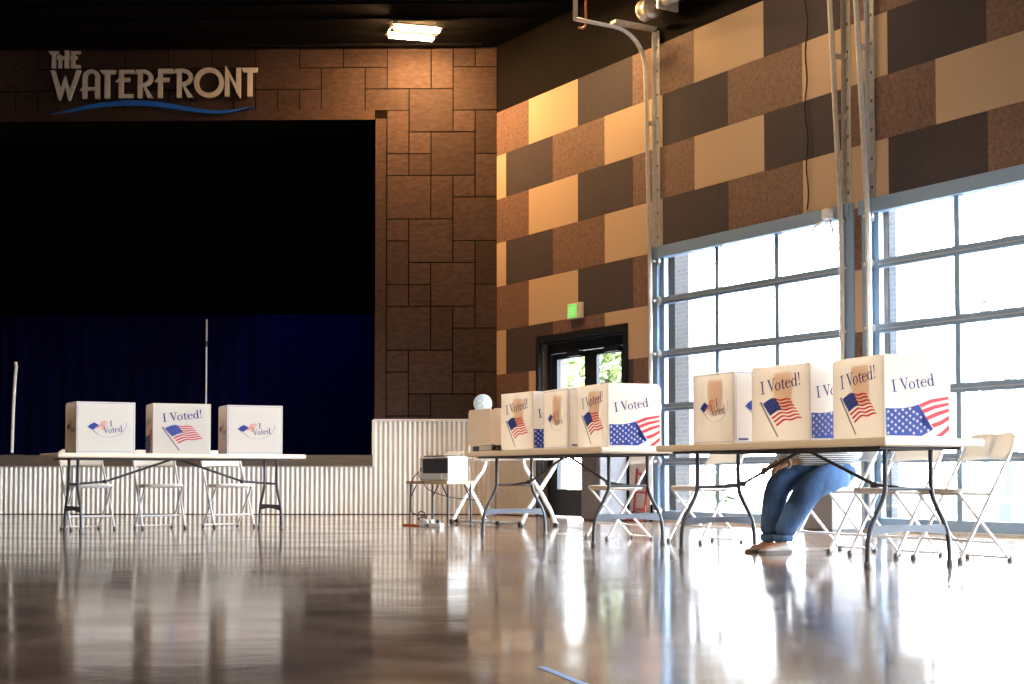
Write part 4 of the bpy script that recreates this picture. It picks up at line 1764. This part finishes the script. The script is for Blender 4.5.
for (hx, hy, hz, s, ang_) in ((.385, .008, .612, 1, -.35), (.405, -.105, .612, -1, .10)):
    fw = Vector((cos(ang_), sin(ang_), -.45)).normalized()
    sd = Vector((-fw.y, fw.x, 0)).normalized() * s          # toward the thumb side = inward
    sd = -sd
    o_ = Vector((hx, hy, hz))
    ch_ = []
    pal = [o_ + fw * t for t in (-.02, .03, .075)]
    ch_.append([(*pal[0], .024, .018), (*pal[1], .036, .017), (*pal[2], .036, .015)])
    for k, ln in enumerate((.070, .080, .075, .060)):
        b0 = o_ + fw * .06 + sd * (.030 - .020 * k)
        p1 = b0 + fw * ln * .45 + Vector((0, 0, .006))
        p2 = p1 + (fw * .6 + Vector((0, 0, -.75))).normalized() * ln * .32
        p3 = p2 + (fw * .1 + Vector((0, 0, -1))).normalized() * ln * .26
        ch_.append([(*b0, .0095), (*p1, .009), (*p2, .0085), (*p3, .007)])
    b0 = o_ + fw * .012 + sd * .022
    p1 = b0 + (fw * .5 + sd * .85).normalized() * .038
    p2 = p1 + (fw * .9 + sd * .1 + Vector((0, 0, -.3))).normalized() * .032
    ch_.append([(*b0, .011), (*p1, .010), (*p2, .0085)])
    skin_obj('hand', ch_, M_SKIN, pers, 2)
m = MB()
m.lathe([(.029, -.006), (.033, -.006), (.033, .006), (.029, .006), (.029, -.006)], M_BRACELET, 16, (.375, .014, .617), 'x')
m.build('bracelet', pers)
m = MB()
m.lathe([(.029, -.005), (.033, -.005), (.033, .005), (.029, .005), (.029, -.005)], M_BRACELET, 16, (.388, -.11, .620), 'x')
m.build('bracelet', pers)
# head details: face, ears, hair
m = MB()
HC = Vector((.225, 0, 1.155))
for sy in (-1, 1):
    m = MB()
    m.lathe([(0, -.012), (.011, -.006), (.012, 0), (.009, .008), (0, .012)], M_EYEW, 12, (HC.x + .072, sy * .032, HC.z + .005), 'x')
    m.lathe([(0, .008), (.0055, .010), (0, .0135)], M_EYED, 10, (HC.x + .072, sy * .032, HC.z + .005), 'x')
    m.build('eye', pers)
skin_obj('nose', [[(HC.x + .075, 0, HC.z + .01, .008), (HC.x + .095, 0, HC.z - .02, .012), (HC.x + .085, 0, HC.z - .03, .010)]], M_SKIN, pers)
m = MB()
m.tube([(HC.x + .065, -.022, HC.z - .052), (HC.x + .075, 0, HC.z - .050), (HC.x + .065, .022, HC.z - .052)], [.003, .006, .003], M_LIPS, 8)
m.build('mouth', pers)
m = MB()
for sy in (-1, 1):
    m = MB()
    m.lathe([(0, -.012), (.022, -.008), (.026, 0), (.018, .008), (0, .006)], M_SKIN, 14, (HC.x - .01, sy * .082, HC.z - .01), 'y')
    m.build('ear', pers)
m = MB()
vs, fs = [], []
for jn in range(11):
    th_ = PI * .62 * jn / 10
    for i in range(28):
        a_ = 2 * PI * i / 28
        fwd = cos(a_)
        tt = th_ * (1 - .38 * max(0, fwd) ** 1.0)
        r_ = .094 + .004 * sin(i * 5 + jn)
        vs.append((HC.x - .006 + r_ * 1.03 * sin(tt) * cos(a_), r_ * sin(tt) * sin(a_), HC.z + .005 + r_ * 1.0 * cos(tt)))
for jn in range(10):
    for i in range(28):
        fs.append((jn * 28 + i, jn * 28 + (i + 1) % 28, (jn + 1) * 28 + (i + 1) % 28, (jn + 1) * 28 + i))
m.mesh(vs, fs, M_HAIR, True)
m.build('hair', pers)
for (x, y, a_) in ((.44, .035, .06), (.452, -.092, -.08)):
    m = MB()
    vs, fs = [], []
    prof = [(-.055, .034, .060), (-.02, .038, .075), (.03, .038, .070), (.08, .042, .052), (.13, .044, .042), (.175, .036, .034), (.20, .018, .024)]
    n = 14
    for (px, hw, hh) in prof:
        for i in range(n):
            q = 2 * PI * i / n
            X = px
            Y = hw * cos(q)
            Z = .014 + max(0, (hh - .014)) * (.5 + .5 * sin(q)) if sin(q) > -.2 else .012
            vs.append((x + X * cos(a_) - Y * sin(a_), y + X * sin(a_) + Y * cos(a_), Z))
    for k in range(len(prof) - 1):
        for i in range(n):
            fs.append((k * n + i, k * n + (i + 1) % n, (k + 1) * n + (i + 1) % n, (k + 1) * n + i))
    fs.append(list(range(n))[::-1]); fs.append([(len(prof) - 1) * n + i for i in range(n)])
    m.mesh(vs, fs, M_SHOE, True)
    so = m.build('shoe', pers)
    m = MB()
    out = [(px, hw * 1.06) for px, hw, _ in prof] 
    poly = [(px, w) for px, w in out] + [(.208, 0)] + [(px, -w) for px, w in out[::-1]] + [(-.064, 0)]
    m.prism([(x + u * cos(a_) - v * sin(a_), y + u * sin(a_) + v * cos(a_)) for u, v in poly], lambda u, v: (u, v, 0), (0, 0, .02), M_SOLE)
    m.build('sole', so)


# ================================================================== OUTDOORS
mb = MB()
a = W(-30, -.24, -.03); b = W(60, -.24, -.03)
c = W(60, -60, -.03); d = W(-30, -60, -.03)
mb.face([a, b, c, d], M_PAVE)
struct(mb, 'ground')


def outdoor_pillar(name, label, s0, s1, q, h, mt, cat, group=None, dep=.4):
    p = W(s0, q, 0)
    t = thing(name, label, cat, (p.x, p.y, -.03), -TH, group)
    m = MB()
    m.box((0, 0, 0), (s1 - s0, dep, h), mt)
    m.build('shaft', t)
    m = MB()
    m.box((-.06, -.06, 0), (s1 - s0 + .06, dep + .06, .25), mt, bev=.02)
    m.box((-.05, -.05, h), (s1 - s0 + .05, dep + .05, h + .12), mt, bev=.02)
    m.build('base_and_cap', t)
    return t


outdoor_pillar('brick_pillar', 'brick pillar outside the first overhead door, at its left edge', 1.80, 2.40, -1.5, 5.5, M_BRICK, 'pillar', 'outdoor brick pillars')
outdoor_pillar('brick_pillar', 'brick pillar outside the second overhead door, at its left edge', 5.80, 6.13, -1.5, 5.5, M_BRICK, 'pillar', 'outdoor brick pillars')
outdoor_pillar('porch_post', 'thick pale post outside the second overhead door, at the right edge of the photo', 5.36, 5.46, -4, 5.5, M_POST, 'post', 'outdoor posts', .12)
outdoor_pillar('porch_post', 'slimmer pale post farther out, seen left of the thick post through the second overhead door', 1.33, 1.45, -8, 3.3, M_POST, 'post', 'outdoor posts', .12)


def tree(label, loc, h, cr, n, seed, trunk=True, mt=M_LEAF, name='tree', cat='tree'):
    rng = random.Random(seed)
    t = thing(name, label, cat, loc, 0, None)
    m = MB()
    blobs = [(rng.uniform(-.5, .5) * cr, rng.uniform(-.5, .5) * cr, h - cr + rng.uniform(-.5, .6) * cr, cr * rng.uniform(.4, .65)) for _ in range(9)]
    for k in range(n):
        bx, by, bz, br = rng.choice(blobs)
        v = Vector((rng.gauss(0, 1), rng.gauss(0, 1), rng.gauss(0, 1))).normalized() * br * rng.uniform(.55, 1.05)
        c = Vector((bx, by, max(.1, bz))) + v
        c.z = max(c.z, .05)
        nrm = Vector((rng.gauss(0, 1), rng.gauss(0, 1), rng.gauss(.4, 1))).normalized()
        x = nrm.orthogonal().normalized() * rng.uniform(.09, .19)
        y = nrm.cross(x).normalized() * rng.uniform(.05, .10)
        m.face([c - x, c - y * .9 - x * .1, c + x, c + y * .9 - x * .1], mt)
    m.build('foliage', t, recalc=False)
    if trunk:
        m = MB()
        m.tube([(0, 0, 0), (.05, .02, h * .3), (0, -.03, h * .6), (.02, 0, h * .85)], [.16, .13, .09, .03], M_BARK, 8)
        for a_ in (0, 2.1, 4.2):
            m.tube([(0, 0, h * .45), (cos(a_) * cr * .4, sin(a_) * cr * .4, h * .7)], [.07, .03], M_BARK, 6)
        m.build('trunk', t)
    return t


p = W(-9.2, -8, 0)
tree('leafy green tree outside, seen through the right pane of the double glass door', (p.x, p.y, -.03), 4.2, 1.7, 1500, 5)
p = W(-8.5, -9.5, 0)
tree('low bushy shrub outside, seen through the lower left pane of the double glass door', (p.x, p.y, -.03), 1.3, 1.0, 900, 6, False, M_HEDGE, 'shrub', 'shrub')

# ================================================================== WORLD AND CAMERA
w = bpy.data.worlds.new('overcast_sky')
scene.world = w
w.use_nodes = True
nt = w.node_tree
bg = nt.nodes['Background']
tc = nt.nodes.new('ShaderNodeTexCoord')
sx = nt.nodes.new('ShaderNodeSeparateXYZ')
nt.links.new(tc.outputs['Generated'], sx.inputs[0])
rp = nt.nodes.new('ShaderNodeValToRGB')
rp.color_ramp.elements[0].position = .0
rp.color_ramp.elements[0].color = (.93, .96, 1, 1)
rp.color_ramp.elements[1].position = .6
rp.color_ramp.elements[1].color = (.78, .88, 1, 1)
nt.links.new(sx.outputs['Z'], rp.inputs['Fac'])
nt.links.new(rp.outputs['Color'], bg.inputs['Color'])
bg.inputs['Strength'].default_value = 45.0

cam = bpy.data.cameras.new('camera')
cam.sensor_width = 36
cam.lens = 1507.3 / 1024 * 36
cam.shift_y = (415.45 - 342) / 1024
cam.clip_end = 300
co = bpy.data.objects.new('camera', cam)
COL.objects.link(co)
co.location = (0, 0, CAM_H)
co.rotation_euler = (PI / 2 + .0403, 0, .0251)
scene.camera = co

scene.view_settings.view_transform = 'Standard'
scene.view_settings.look = 'None'
scene.view_settings.exposure = 0
scene.cycles.use_denoising = True
scene.cycles.max_bounces = 8
scene.cycles.diffuse_bounces = 4
scene.cycles.glossy_bounces = 4
scene.cycles.transparent_max_bounces = 12
scene.cycles.sample_clamp_indirect = 25
scene.cycles.caustics_reflective = False
scene.cycles.caustics_refractive = False
